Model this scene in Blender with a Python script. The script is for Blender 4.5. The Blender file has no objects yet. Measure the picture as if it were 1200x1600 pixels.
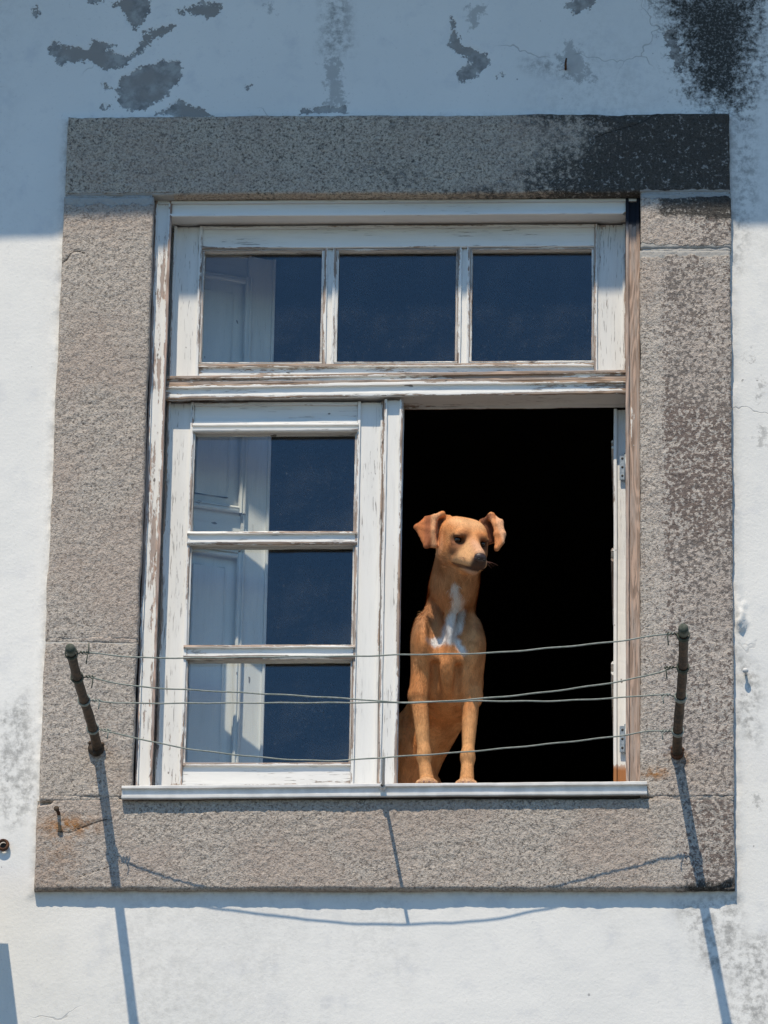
import bpy, math, random
import numpy as np
from mathutils import Vector, Matrix

random.seed(7)
rng = np.random.default_rng(7)
SC = bpy.context.scene
COL = SC.collection
PI = math.pi

# ---------------------------------------------------------------- camera, sky, sun, exposure
cam_d = bpy.data.cameras.new('camera')
cam = bpy.data.objects.new('camera', cam_d)
COL.objects.link(cam)
PITCH, YAW, ROLL = math.radians(23.0), -0.05315, 0.01771
fw = Vector((math.sin(YAW) * math.cos(PITCH), math.cos(YAW) * math.cos(PITCH), math.sin(PITCH)))
rt = Vector((math.cos(YAW), -math.sin(YAW), 0))
up = rt.cross(fw)
r2 = math.cos(ROLL) * rt + math.sin(ROLL) * up
u2 = -math.sin(ROLL) * rt + math.cos(ROLL) * up
cam.matrix_world = Matrix(((r2.x, u2.x, -fw.x, .59756), (r2.y, u2.y, -fw.y, -11.51377), (r2.z, u2.z, -fw.z, -4.93683), (0, 0, 0, 1)))
cam_d.sensor_fit = 'VERTICAL'
cam_d.sensor_height = 24.0
cam_d.lens = 8881.76 / 1600 * 24.0
cam_d.clip_start = .1
cam_d.clip_end = 1000
SC.camera = cam

LIGHT = Vector((.285, 1.0, -1.80)).normalized()          # the way sunlight travels
sun_d = bpy.data.lights.new('sun', 'SUN')
sun_d.energy = 4.35
sun_d.angle = math.radians(.5)
sun_d.color = (1.0, .865, .675)
sun = bpy.data.objects.new('sun', sun_d)
COL.objects.link(sun)
sun.rotation_euler = LIGHT.to_track_quat('-Z', 'Y').to_euler()
sun.location = (-2, -6, 9)

W = bpy.data.worlds.new('World')
SC.world = W
W.use_nodes = True
wn = W.node_tree
sky = wn.nodes.new('ShaderNodeTexSky')
sky.sky_type = 'NISHITA'
sky.sun_disc = False
sky.sun_elevation = math.asin(-LIGHT.z)
sky.sun_rotation = math.atan2(-LIGHT.x, -LIGHT.y)
sky.air_density = 1.0
sky.dust_density = .05
sky.ozone_density = 5.0
tint = wn.nodes.new('ShaderNodeMix')                     # the photograph's cool white balance on the whole sky
tint.data_type = 'RGBA'; tint.blend_type = 'MULTIPLY'; tint.inputs[0].default_value = 1.0
wn.links.new(sky.outputs[0], tint.inputs[6]); tint.inputs[7].default_value = (.92, 1.22, 1.35, 1)
wn.links.new(tint.outputs[2], wn.nodes['Background'].inputs[0])
wn.nodes['Background'].inputs[1].default_value = .10

SC.view_settings.view_transform = 'Standard'
SC.view_settings.look = 'None'
SC.view_settings.gamma = 1
SC.view_settings.use_curve_mapping = False
SC.view_settings.exposure = .05
SC.render.engine = 'CYCLES'
SC.cycles.use_denoising = True
SC.cycles.denoising_prefilter = 'NONE'
SC.cycles.use_adaptive_sampling = False
SC.cycles.max_bounces = 8
SC.cycles.transparent_max_bounces = 12

# ---------------------------------------------------------------- numpy noise
def _hash(ix, iy, iz, s):
    h = (ix * 374761393 + iy * 668265263 + iz * 2147483647 + s * 1274126177) & 0xffffffff
    h = ((h ^ (h >> 13)) * 1274126177) & 0xffffffff
    h = h ^ (h >> 16)
    return (h & 0xffff) / 32767.5 - 1.0
def vnoise(x, y, z, s=0):
    x = np.asarray(x, float); y = np.asarray(y, float) + 0 * x; z = np.asarray(z, float) + 0 * x
    ix, iy, iz = np.floor(x).astype(np.int64), np.floor(y).astype(np.int64), np.floor(z).astype(np.int64)
    fx, fy, fz = x - ix, y - iy, z - iz
    fx, fy, fz = [t * t * (3 - 2 * t) for t in (fx, fy, fz)]
    r = 0
    for dx in (0, 1):
        for dy in (0, 1):
            for dz in (0, 1):
                w = (fx if dx else 1 - fx) * (fy if dy else 1 - fy) * (fz if dz else 1 - fz)
                r = r + w * _hash(ix + dx, iy + dy, iz + dz, s)
    return r
def fbm(x, y, z, o=3, s=0):
    r = 0; a = 1.0; t = 0
    for k in range(o):
        r = r + a * vnoise(np.asarray(x) * 2 ** k, np.asarray(y) * 2 ** k, np.asarray(z) * 2 ** k, s + k); t += a; a *= .5
    return r / t
def poly_sd(px, pz, poly):
    """signed distance, positive inside"""
    d = np.full(px.shape, 1e9); ins = np.zeros(px.shape, bool)
    n = len(poly)
    for i in range(n):
        ax, az = poly[i]; bx, bz = poly[(i + 1) % n]
        ex, ez = bx - ax, bz - az
        t = np.clip(((px - ax) * ex + (pz - az) * ez) / (ex * ex + ez * ez + 1e-12), 0, 1)
        d = np.minimum(d, np.hypot(px - ax - t * ex, pz - az - t * ez))
        c = ((az > pz) != (bz > pz)) & (px < (bx - ax) * (pz - az) / (bz - az + 1e-12) + ax)
        ins ^= c
    return np.where(ins, d, -d)
def line_d(px, pz, pts):
    d = np.full(px.shape, 1e9)
    for (ax, az), (bx, bz) in zip(pts[:-1], pts[1:]):
        ex, ez = bx - ax, bz - az
        t = np.clip(((px - ax) * ex + (pz - az) * ez) / (ex * ex + ez * ez + 1e-12), 0, 1)
        d = np.minimum(d, np.hypot(px - ax - t * ex, pz - az - t * ez))
    return d

# ---------------------------------------------------------------- object helpers
OFF = {}
def wl(p): return OFF[p.name] if p is not None else Vector((0, 0, 0))
def tag(o, label=None, cat=None, group=None, kind=None):
    if label: o['label'] = label
    if cat: o['category'] = cat
    if group: o['group'] = group
    if kind: o['kind'] = kind
    return o
def put(name, data, parent=None, loc=(0, 0, 0), rot=None):
    """an object whose world location is loc (its parents are only moved, not turned)"""
    o = bpy.data.objects.new(name, data)
    COL.objects.link(o)
    loc = Vector(loc)
    OFF[o.name] = loc
    if parent is not None: o.parent = parent
    o.location = loc - wl(parent)
    if rot is not None: o.rotation_euler = rot
    return o
def empty(name, loc, parent=None):
    o = put(name, None, parent, loc)
    o.empty_display_size = .05
    return o
def np_mesh(name, v, faces, mat=None, attrs=None, smooth=True, origin=(0, 0, 0), normals=None):
    """faces: list of int arrays (k,3) or (k,4)"""
    me = bpy.data.meshes.new(name)
    v = np.asarray(v, np.float32) - np.asarray(origin, np.float32)
    faces = [np.asarray(f, np.int32) for f in faces if len(f)]
    nl = sum(f.size for f in faces); npoly = sum(len(f) for f in faces)
    me.vertices.add(len(v)); me.vertices.foreach_set('co', v.ravel())
    me.loops.add(nl); me.polygons.add(npoly)
    me.loops.foreach_set('vertex_index', np.concatenate([f.ravel() for f in faces]))
    st = []; c = 0
    for f in faces:
        k = f.shape[1]; st.append(c + np.arange(len(f)) * k); c += f.size
    me.polygons.foreach_set('loop_start', np.concatenate(st).astype(np.int32))
    me.update(calc_edges=True); me.validate()
    me.polygons.foreach_set('use_smooth', np.full(len(me.polygons), smooth))
    for k, a in (attrs or {}).items():
        a = np.asarray(a, np.float32)
        if a.ndim == 1:
            at = me.attributes.new(k, 'FLOAT', 'POINT'); at.data.foreach_set('value', a)
        else:
            at = me.attributes.new(k, 'FLOAT_COLOR', 'POINT')
            at.data.foreach_set('color', np.concatenate([a, np.ones((len(a), 1), np.float32)], 1).ravel())
    if mat: me.materials.append(mat)
    me.update()
    if normals is not None: me.normals_split_custom_set_from_vertices(np.asarray(normals, np.float32))
    return me
def box_mesh(name, x0, x1, y0, y1, z0, z1, mat, origin=(0, 0, 0)):
    v = [(x, y, z) for x in (x0, x1) for y in (y0, y1) for z in (z0, z1)]
    f = [(0, 1, 3, 2), (4, 6, 7, 5), (0, 4, 5, 1), (2, 3, 7, 6), (0, 2, 6, 4), (1, 5, 7, 3)]
    return np_mesh(name, v, [f], mat, smooth=False, origin=origin)
class MB:
    """collects shapes (world coordinates) into one mesh"""
    def __init__(s): s.v = []; s.f4 = []; s.f3 = []; s.n = 0
    def add(s, v, f4=(), f3=()):
        s.v.append(np.asarray(v, float))
        if len(f4): s.f4.append(np.asarray(f4) + s.n)
        if len(f3): s.f3.append(np.asarray(f3) + s.n)
        s.n += len(v)
    def tube(s, pts, r, n=10, cap=True):
        pts = [Vector(p) for p in pts]
        r = r if isinstance(r, (list, tuple)) else [r] * len(pts)
        d0 = (pts[1] - pts[0]).normalized()
        a = d0.orthogonal().normalized(); V = []
        for i, p in enumerate(pts):
            t = (pts[min(i + 1, len(pts) - 1)] - pts[max(i - 1, 0)]).normalized()
            a = (a - a.dot(t) * t).normalized(); b = t.cross(a)
            for k in range(n):
                q = 2 * PI * k / n
                V.append(p + r[i] * (math.cos(q) * a + math.sin(q) * b))
        m = len(pts); F = []
        for i in range(m - 1):
            for k in range(n):
                F.append((i * n + k, i * n + (k + 1) % n, (i + 1) * n + (k + 1) % n, (i + 1) * n + k))
        T = []
        if cap:
            V += [pts[0], pts[-1]]; c0, c1 = m * n, m * n + 1
            for k in range(n):
                T.append((c0, (k + 1) % n, k)); T.append((c1, (m - 1) * n + k, (m - 1) * n + (k + 1) % n))
        s.add([tuple(q) for q in V], F, T)
    def ball(s, c, r, n=12, m=8, M=None):
        r = r if isinstance(r, (list, tuple)) else (r, r, r)
        V = []; F = []
        for i in range(m + 1):
            th = PI * i / m
            for k in range(n):
                q = 2 * PI * k / n
                p = Vector((r[0] * math.sin(th) * math.cos(q), r[1] * math.sin(th) * math.sin(q), r[2] * math.cos(th)))
                if M is not None: p = M @ p
                V.append(tuple(Vector(c) + p))
        for i in range(m):
            for k in range(n):
                F.append((i * n + k, (i + 1) * n + k, (i + 1) * n + (k + 1) % n, i * n + (k + 1) % n))
        s.add(V, F)
    def box(s, x0, x1, y0, y1, z0, z1):
        v = [(x, y, z) for x in (x0, x1) for y in (y0, y1) for z in (z0, z1)]
        s.add(v, [(0, 1, 3, 2), (4, 6, 7, 5), (0, 4, 5, 1), (2, 3, 7, 6), (0, 2, 6, 4), (1, 5, 7, 3)])
    def build(s, name, mat, parent=None, loc=(0, 0, 0), smooth=True):
        me = np_mesh(name, np.concatenate(s.v), [np.concatenate(x) for x in (s.f4, s.f3) if x], mat, smooth=smooth, origin=loc)
        return put(name, me, parent, loc)

# ---------------------------------------------------------------- node helpers
class G:
    def __init__(s, name):
        s.mat = bpy.data.materials.new(name); s.mat.use_nodes = True
        s.t = s.mat.node_tree
        for n in list(s.t.nodes): s.t.nodes.remove(n)
        s.out = s.t.nodes.new('ShaderNodeOutputMaterial')
    def set(s, sock, v):
        if isinstance(v, bpy.types.NodeSocket): s.t.links.new(v, sock)
        elif sock.type == 'RGBA' and len(v) == 3: sock.default_value = (*v, 1)
        else: sock.default_value = v
    def co(s, kind='Object'): return s.t.nodes.new('ShaderNodeTexCoord').outputs[kind]
    def rnd(s): return s.t.nodes.new('ShaderNodeObjectInfo').outputs['Random']
    def attr(s, name, out='Fac'):
        n = s.t.nodes.new('ShaderNodeAttribute'); n.attribute_name = name; return n.outputs[out]
    def map(s, v, scale=(1, 1, 1), loc=(0, 0, 0), rot=(0, 0, 0)):
        n = s.t.nodes.new('ShaderNodeMapping'); s.set(n.inputs['Vector'], v)
        n.inputs['Scale'].default_value = scale; n.inputs['Location'].default_value = loc; n.inputs['Rotation'].default_value = rot
        return n.outputs[0]
    def vadd(s, a, b):
        n = s.t.nodes.new('ShaderNodeVectorMath'); n.operation = 'ADD'; s.set(n.inputs[0], a); s.set(n.inputs[1], b); return n.outputs[0]
    def noise(s, v, scale, detail=3, rough=.55, dist=0, color=False):
        n = s.t.nodes.new('ShaderNodeTexNoise'); s.set(n.inputs['Vector'], v)
        n.inputs['Scale'].default_value = scale; n.inputs['Detail'].default_value = detail
        n.inputs['Roughness'].default_value = rough; n.inputs['Distortion'].default_value = dist
        return n.outputs['Color' if color else 'Fac']
    def voro(s, v, scale, feature='F1', out='Distance', rnd=1):
        n = s.t.nodes.new('ShaderNodeTexVoronoi'); n.feature = feature; s.set(n.inputs['Vector'], v)
        n.inputs['Scale'].default_value = scale; n.inputs['Randomness'].default_value = rnd
        return n.outputs[out]
    def m(s, op, a, b=0.0, c=0.0, clamp=False):
        n = s.t.nodes.new('ShaderNodeMath'); n.operation = op; n.use_clamp = clamp
        s.set(n.inputs[0], a); s.set(n.inputs[1], b); s.set(n.inputs[2], c); return n.outputs[0]
    def step(s, x, a, b):
        n = s.t.nodes.new('ShaderNodeMapRange'); n.interpolation_type = 'SMOOTHSTEP'
        s.set(n.inputs[0], x); s.set(n.inputs[1], a); s.set(n.inputs[2], b); return n.outputs[0]
    def ramp(s, x, stops):
        n = s.t.nodes.new('ShaderNodeValToRGB'); s.set(n.inputs[0], x)
        e = n.color_ramp.elements
        while len(e) < len(stops): e.new(.5)
        for k, (p, c) in enumerate(stops):
            e[k].position = p; e[k].color = (*c, 1) if isinstance(c, tuple) else (c, c, c, 1)
        return n.outputs[0]
    def mix(s, f, a, b, blend='MIX'):
        n = s.t.nodes.new('ShaderNodeMix'); n.data_type = 'RGBA'; n.blend_type = blend
        s.set(n.inputs[0], f); s.set(n.inputs[6], a); s.set(n.inputs[7], b); return n.outputs[2]
    def sep(s, v):
        n = s.t.nodes.new('ShaderNodeSeparateXYZ'); s.set(n.inputs[0], v); return n.outputs
    def bump(s, h, strength, dist, normal=None):
        n = s.t.nodes.new('ShaderNodeBump'); s.set(n.inputs['Height'], h)
        n.inputs['Strength'].default_value = strength; n.inputs['Distance'].default_value = dist
        if normal is not None: s.set(n.inputs['Normal'], normal)
        return n.outputs[0]
    def bsdf(s, col, rough=.8, normal=None, metal=0.0, spec=.3, **kw):
        n = s.t.nodes.new('ShaderNodeBsdfPrincipled')
        s.set(n.inputs['Base Color'], col); s.set(n.inputs['Roughness'], rough); s.set(n.inputs['Metallic'], metal)
        s.set(n.inputs['Specular IOR Level'], spec)
        if normal is not None: s.set(n.inputs['Normal'], normal)
        for k, v in kw.items(): s.set(n.inputs[k], v)
        s.t.links.new(n.outputs[0], s.out.inputs[0])
        return s.mat

# ---------------------------------------------------------------- materials
def mat_plaster():
    g = G('white_plaster'); co = g.co()
    big = g.noise(co, 2.2, 4); mid = g.noise(co, 14, 4, .6); fine = g.noise(co, 130, 3, .6); rag = g.noise(co, 55, 5, .7)
    rag2 = g.noise(co, 22, 4, .6)
    base = g.mix(g.step(big, .35, .7), (.79, .785, .765), (.735, .735, .72))
    base = g.mix(g.step(mid, .52, .75), base, (.68, .685, .69))
    base = g.mix(g.m('MULTIPLY', g.step(fine, .60, .72), .35), base, (.55, .55, .55))
    # thin dirty film
    gr = g.m('MULTIPLY', g.attr('grime'), g.step(g.m('ADD', rag, g.m('MULTIPLY', rag2, .5)), .62, .95))
    base = g.mix(g.m('MULTIPLY', gr, .75), base, (.23, .23, .225))
    # small flecks where the wash has gone
    fl = g.step(g.noise(co, 60, 2, .4), .735, .755)
    base = g.mix(g.m('MULTIPLY', fl, g.step(big, .5, .62)), base, (.38, .38, .38))
    # hair cracks
    warp = g.vadd(co, g.map(g.noise(co, 5, 4, .6, color=True), (.22, .22, .22)))
    cr = g.voro(warp, 2.6, 'DISTANCE_TO_EDGE')
    crk = g.m('MULTIPLY', g.step(cr, .0055, .0015), g.step(g.noise(co, 2.3, 3), .56, .64))
    base = g.mix(g.m('MULTIPLY', crk, .42), base, (.22, .215, .21))
    # soft grey wear
    ps = g.step(g.m('ADD', g.attr('peelsoft'), g.m('MULTIPLY_ADD', rag, .11, -.055)), -.004, .012)
    base = g.mix(g.m('MULTIPLY', ps, .62), base, (.33, .33, .325))
    # flaked patches down to the cement
    h = g.m('ADD', g.attr('peel'), g.m('ADD', g.m('MULTIPLY_ADD', rag, .046, -.023), g.m('ADD', g.m('MULTIPLY_ADD', rag2, .030, -.015), g.m('MULTIPLY_ADD', g.noise(co, 140, 3, .6), .022, -.011))))
    pk = g.step(h, -.0012, .0012)
    cem = g.mix(g.step(g.noise(co, 30, 5, .65), .35, .65), (.22, .22, .22), (.41, .41, .40))
    cem = g.mix(g.step(g.noise(co, 9, 2), .45, .6), cem, (.30, .285, .27))
    base = g.mix(pk, base, cem)
    # black mould
    mh = g.m('ADD', g.attr('mould'), g.m('ADD', g.m('MULTIPLY_ADD', rag, .22, -.11), g.m('MULTIPLY_ADD', g.noise(co, 190, 3, .6), .10, -.05)))
    mk = g.step(mh, -.055, .035)
    base = g.mix(g.m('MULTIPLY', mk, .96), base, g.mix(g.step(g.noise(co, 170, 4, .7), .50, .66), (.022, .022, .020), (.24, .24, .23)))
    hh = g.m('ADD', g.m('MULTIPLY', fine, .8), g.m('SUBTRACT', g.m('MULTIPLY', mid, .45), g.m('MULTIPLY', pk, 1.6)))
    hh = g.m('SUBTRACT', hh, g.m('MULTIPLY', crk, .8))
    nrm = g.bump(hh, .55, .0016)
    return g.bsdf(base, .92, nrm, spec=.15)

def mat_stone(name, light, mid, dark, spot=.5, coarse=1.0, bumpk=1.0):
    g = G(name); co = g.vadd(g.co(), g.map(g.t.nodes.new('ShaderNodeObjectInfo').outputs['Location'], (3, 3, 3)))
    fine = g.noise(co, 330 / coarse, 3, .6); grain = g.noise(co, 150 / coarse, 4, .65); clump = g.noise(co, 70 / coarse, 4, .6); low = g.noise(co, 6, 3)
    xtal = g.voro(g.vadd(co, g.map(g.noise(co, 160, 2, color=True), (.006, .006, .006))), 270 / coarse, 'F1', 'Color')
    xs = g.sep(xtal)[0]
    c = g.ramp(g.m('ADD', g.m('MULTIPLY', grain, .72), g.m('MULTIPLY', xs, .28)), [(.30, dark), (.42, mid), (.56, light), (.80, tuple(min(1, x * 1.2) for x in light))])
    pit = g.step(g.noise(co, 190 / coarse, 3, .6), .41, .34)
    c = g.mix(g.m('MULTIPLY', pit, .55), c, tuple(x * .75 for x in dark))
    c = g.mix(g.m('MULTIPLY', g.step(fine, .57, .68), spot), c, dark)
    c = g.mix(g.m('MULTIPLY', g.step(fine, .40, .30), .55), c, tuple(min(1, x * 1.3) for x in light))
    c = g.mix(g.step(low, .4, .65), c, g.mix(.35, c, (.40, .31, .26)))
    # brown lichen mottling
    lh = g.m('ADD', g.m('MULTIPLY', g.noise(co, 105, 3, .6), .7), g.m('MULTIPLY', grain, .35))
    lh = g.m('ADD', lh, g.m('MULTIPLY_ADD', g.noise(co, 30, 3, .6), .24, -.12))
    lk = g.m('MULTIPLY', g.step(g.m('ADD', lh, g.m('MULTIPLY_ADD', g.attr('lichen'), .30, -.30)), .485, .530), g.step(g.attr('lichen'), .05, .3))
    c = g.mix(g.m('MULTIPLY', g.attr('lichen'), .35), c, (.52, .48, .45))
    c = g.mix(g.m('MULTIPLY', lk, .86), c, g.mix(g.step(low, .42, .6), (.145, .110, .098), (.165, .145, .135)))
    # rust
    rk = g.m('MULTIPLY', g.attr('rust'), g.step(g.m('ADD', clump, g.m('MULTIPLY', low, .4)), .5, .8))
    c = g.mix(g.m('MULTIPLY', rk, .8), c, (.33, .15, .045))
    # grime and black crust
    mo = g.m('ADD', g.attr('mould'), g.m('ADD', g.m('MULTIPLY_ADD', clump, .9, -.45), g.m('MULTIPLY_ADD', grain, .55, -.275)))
    mk = g.step(mo, .36, .60)
    spk = g.step(g.m('ADD', g.m('MULTIPLY', clump, .5), g.m('MULTIPLY', grain, .6)), .60, .68)
    c = g.mix(g.m('MULTIPLY', mk, .90), c, g.mix(spk, g.mix(g.step(fine, .45, .65), (.026, .026, .025), (.07, .068, .063)), (.30, .29, .275)))
    # lime mortar smeared over the edges
    sm_ = g.step(g.m('ADD', g.attr('mortar'), g.m('ADD', g.m('MULTIPLY_ADD', clump, .8, -.4), g.m('MULTIPLY_ADD', g.noise(co, 22, 3), 1.3, -.65))), .40, .55)
    c = g.mix(g.m('MULTIPLY', sm_, .88), c, g.mix(grain, (.33, .325, .31), (.42, .415, .40)))
    # crack lines
    c = g.mix(g.m('MULTIPLY', g.step(g.m('ADD', g.attr('crack'), g.m('MULTIPLY_ADD', grain, .8, -.4)), .45, .65), .8), c, (.035, .03, .028))
    hgt = g.m('ADD', g.m('MULTIPLY', grain, 1.0), g.m('ADD', g.m('MULTIPLY', fine, .6), g.m('SUBTRACT', g.m('MULTIPLY', clump, .6), g.m('MULTIPLY', pit, .35))))
    hgt = g.m('MULTIPLY', hgt, g.m('MULTIPLY_ADD', sm_, -.7, 1.0))
    nrm = g.bump(hgt, .9 * bumpk, .0042)
    return g.bsdf(c, .93, nrm, spec=.2)

def mat_mortar():
    g = G('grey_mortar'); co = g.co()
    c = g.mix(g.step(g.noise(co, 60, 4, .6), .35, .7), (.40, .39, .375), (.32, .315, .30))
    c = g.mix(g.m('MULTIPLY', g.step(g.noise(co, 200, 2), .58, .7), .5), c, (.12, .12, .12))
    return g.bsdf(c, .95, g.bump(g.noise(co, 90, 5, .65), .8, .004), spec=.15)

def mat_wood(name, wear, paint=(.78, .775, .755), bare=(.42, .31, .245), crackle=.5, burn=None):
    """painted board, grain along local X; wear 0 = sound paint, 1 = bare"""
    g = G(name); rd = g.rnd()
    oi = g.t.nodes.new('ShaderNodeCombineXYZ')
    for k, q in enumerate((37.0, 11.0, 23.0)): g.set(oi.inputs[k], g.m('MULTIPLY', rd, q))
    oc = g.co(); co = g.vadd(oc, oi.outputs[0])
    big = g.noise(g.map(co, (2.6, 16, 16)), 1, 4, .6)
    fib = g.noise(g.map(co, (9, 120, 120)), 1, 5, .65)
    fin = g.noise(g.map(co, (22, 330, 330)), 1, 3, .6)
    chip = g.noise(g.map(co, (55, 170, 170)), 1, 4, .65)
    rings = g.m('SINE', g.m('MULTIPLY', g.noise(g.map(co, (2.2, 20, 20)), 1, 2, .4), 95.0))
    # bare weathered wood
    bw = g.mix(g.step(rings, -.6, .9), tuple(x * .66 for x in bare), tuple(min(1, x * 1.15) for x in bare))
    bw = g.mix(g.step(fib, .40, .66), bw, tuple(.5 * x + .16 for x in bare))
    bw = g.mix(g.m('MULTIPLY', g.step(fin, .56, .68), .6), bw, (.16, .125, .105))
    # paint film
    pc = g.mix(g.step(big, .35, .7), paint, tuple(x * .90 for x in paint))
    pc = g.mix(g.m('MULTIPLY', g.step(fib, .52, .72), .35), pc, tuple(x * .72 for x in paint))
    edge = g.attr('edge')
    pe = g.m('ADD', g.m('MULTIPLY', big, .55), g.m('ADD', g.m('MULTIPLY', fib, .36), g.m('ADD', g.m('MULTIPLY', chip, .22), g.m('MULTIPLY', edge, .13))))
    th = .83 - .50 * wear
    pk = g.step(pe, th - .012, th + .012)
    c = g.mix(pk, pc, bw)
    # drying cracks along the grain
    ck = g.m('MULTIPLY', g.step(fin, .60, .66), g.step(g.m('ADD', big, g.m('MULTIPLY', edge, .12)), .60 - .2 * crackle, .66 - .2 * crackle))
    c = g.mix(g.m('MULTIPLY', ck, .75 * min(1, crackle * 1.4)), c, (.17, .15, .14))
    # knots of lost paint, small dark nicks
    nk = g.step(g.noise(g.map(co, (30, 60, 60)), 1, 2, .4), .745, .765)
    c = g.mix(g.m('MULTIPLY', nk, .85), c, (.12, .10, .09))
    if burn:
        x = g.sep(oc)[0]
        k = g.m('ADD', g.step(x, burn[0], burn[1]), g.m('MULTIPLY_ADD', chip, 1.6, -.8))
        k = g.m('MULTIPLY', g.step(k, .50, .62), g.step(x, burn[0], burn[1]))
        c = g.mix(k, c, burn[2])
    h = g.m('SUBTRACT', g.m('MULTIPLY', g.m('SUBTRACT', 1.0, pk), .7), g.m('MULTIPLY', ck, .8))
    h = g.m('ADD', h, g.m('ADD', g.m('MULTIPLY', fib, .55), g.m('MULTIPLY', fin, .25)))
    nrm = g.bump(h, .6, .0012)
    return g.bsdf(c, g.m('MULTIPLY_ADD', pk, .3, .55), nrm, spec=.3)

def mat_simple(name, a, b, scale=60, rough=.7, bump=.3, metal=0.0, spec=.3, dist=.001):
    g = G(name); co = g.co(); n = g.noise(co, scale, 4, .6)
    return g.bsdf(g.mix(g.step(n, .35, .65), a, b), rough, g.bump(n, bump, dist), metal=metal, spec=spec)

def mat_glass():
    g = G('window_glass'); t = g.t; co = g.co()
    tr = t.nodes.new('ShaderNodeBsdfTransparent'); tr.inputs[0].default_value = (.97, .985, .98, 1)
    gl = t.nodes.new('ShaderNodeBsdfGlossy'); gl.inputs['Roughness'].default_value = .015
    gl.inputs['Color'].default_value = (1, 1, 1, 1)
    g.set(gl.inputs['Normal'], g.bump(g.noise(co, 3.5, 2), .02, .01))
    ge = t.nodes.new('ShaderNodeNewGeometry'); dt = t.nodes.new('ShaderNodeVectorMath'); dt.operation = 'DOT_PRODUCT'
    g.set(dt.inputs[0], ge.outputs['Normal']); g.set(dt.inputs[1], ge.outputs['Incoming'])
    fr = g.m('MULTIPLY_ADD', g.m('POWER', g.m('SUBTRACT', 1.0, g.m('ABSOLUTE', dt.outputs['Value'])), 5.0), .955, .045)
    m1 = t.nodes.new('ShaderNodeMixShader'); g.set(m1.inputs[0], fr)
    t.links.new(tr.outputs[0], m1.inputs[1]); t.links.new(gl.outputs[0], m1.inputs[2])
    df = t.nodes.new('ShaderNodeBsdfDiffuse'); df.inputs[0].default_value = (.75, .76, .75, 1)
    d = g.m('ADD', g.m('MULTIPLY', g.step(g.noise(co, 9, 5, .6), .42, .75), .012), g.m('MULTIPLY', g.step(g.noise(co, 170, 2, .5), .60, .76), .030))
    d = g.m('ADD', d, .001)
    m2 = t.nodes.new('ShaderNodeMixShader'); g.set(m2.inputs[0], d)
    t.links.new(m1.outputs[0], m2.inputs[1]); t.links.new(df.outputs[0], m2.inputs[2])
    t.links.new(m2.outputs[0], g.out.inputs[0])
    return g.mat
M_PLASTER = mat_plaster()
M_ST_L = mat_stone('granite_beige', (.50, .45, .40), (.39, .345, .305), (.16, .14, .125), spot=.6)
M_ST_TOP = mat_stone('granite_grey', (.54, .47, .39), (.385, .335, .28), (.105, .095, .085), spot=.75)
M_ST_R = mat_stone('granite_mottled', (.53, .482, .43), (.395, .35, .31), (.14, .12, .108), spot=.6)
M_MORTAR = mat_mortar()
M_GLASS = mat_glass()
M_WORN = mat_wood('paint_worn', .29, crackle=.65)
M_SOUND = mat_wood('paint_sound', .10, crackle=.35)
M_MEDIUM = mat_wood('paint_medium', .22, crackle=.55)
M_BARE = mat_wood('paint_mostly_gone', .78, bare=(.44, .325, .265), crackle=.3, burn=(.625, .655, (.012, .015, .025)))
M_BAR = mat_wood('paint_flaking', .37, bare=(.40, .28, .20), crackle=.8)
M_WORNBAR = mat_wood('paint_half_gone', .56, bare=(.42, .31, .24), crackle=.8)
M_LEFTJ = mat_wood('paint_left_jamb', .43, bare=(.46, .33, .27), crackle=.5)
M_STRIP = mat_wood('paint_leaf_edge', .12, crackle=.2, burn=(-.375, -.405, (.36, .15, .05)))
M_SILL = mat_simple('sill_paint', (.71, .715, .715), (.60, .605, .605), 30, .55, .15)
M_SHUT = mat_wood('shutter_paint', .02, paint=(.82, .82, .80), crackle=.12)
M_DARKSTEEL = mat_simple('rusty_pipe', (.035, .03, .024), (.09, .06, .04), 70, .75, .5, .2)
M_PIPEGREEN = mat_simple('mossy_cap', (.05, .065, .05), (.10, .11, .09), 90, .8, .5)
M_RUST = mat_simple('rust', (.055, .030, .022), (.14, .065, .035), 120, .9, .6)
M_WIRE = mat_simple('wire_plastic', (.20, .24, .22), (.30, .33, .31), 100, .5, .1)
M_HINGE = mat_simple('hinge_steel', (.33, .38, .42), (.20, .24, .28), 120, .45, .3, .4)
M_HOLE = mat_simple('screw_hollow_dark', (.02, .02, .022), (.05, .045, .04), 200, .7, .2)
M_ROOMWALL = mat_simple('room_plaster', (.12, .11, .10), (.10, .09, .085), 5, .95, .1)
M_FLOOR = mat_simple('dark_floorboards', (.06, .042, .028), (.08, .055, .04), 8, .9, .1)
M_LEDGE = mat_simple('inner_sill_paint', (.48, .42, .35), (.42, .36, .30), 20, .7, .1)
M_STREET = mat_simple('pale_cobbles', (.12, .11, .10), (.085, .08, .073), 6, .9, .2)
M_EAVEWOOD = mat_simple('eave_paint', (.55, .54, .52), (.45, .44, .42), 12, .8, .2)
M_TILE = mat_simple('roof_clay', (.36, .15, .08), (.28, .12, .07), 9, .9, .3)

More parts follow.
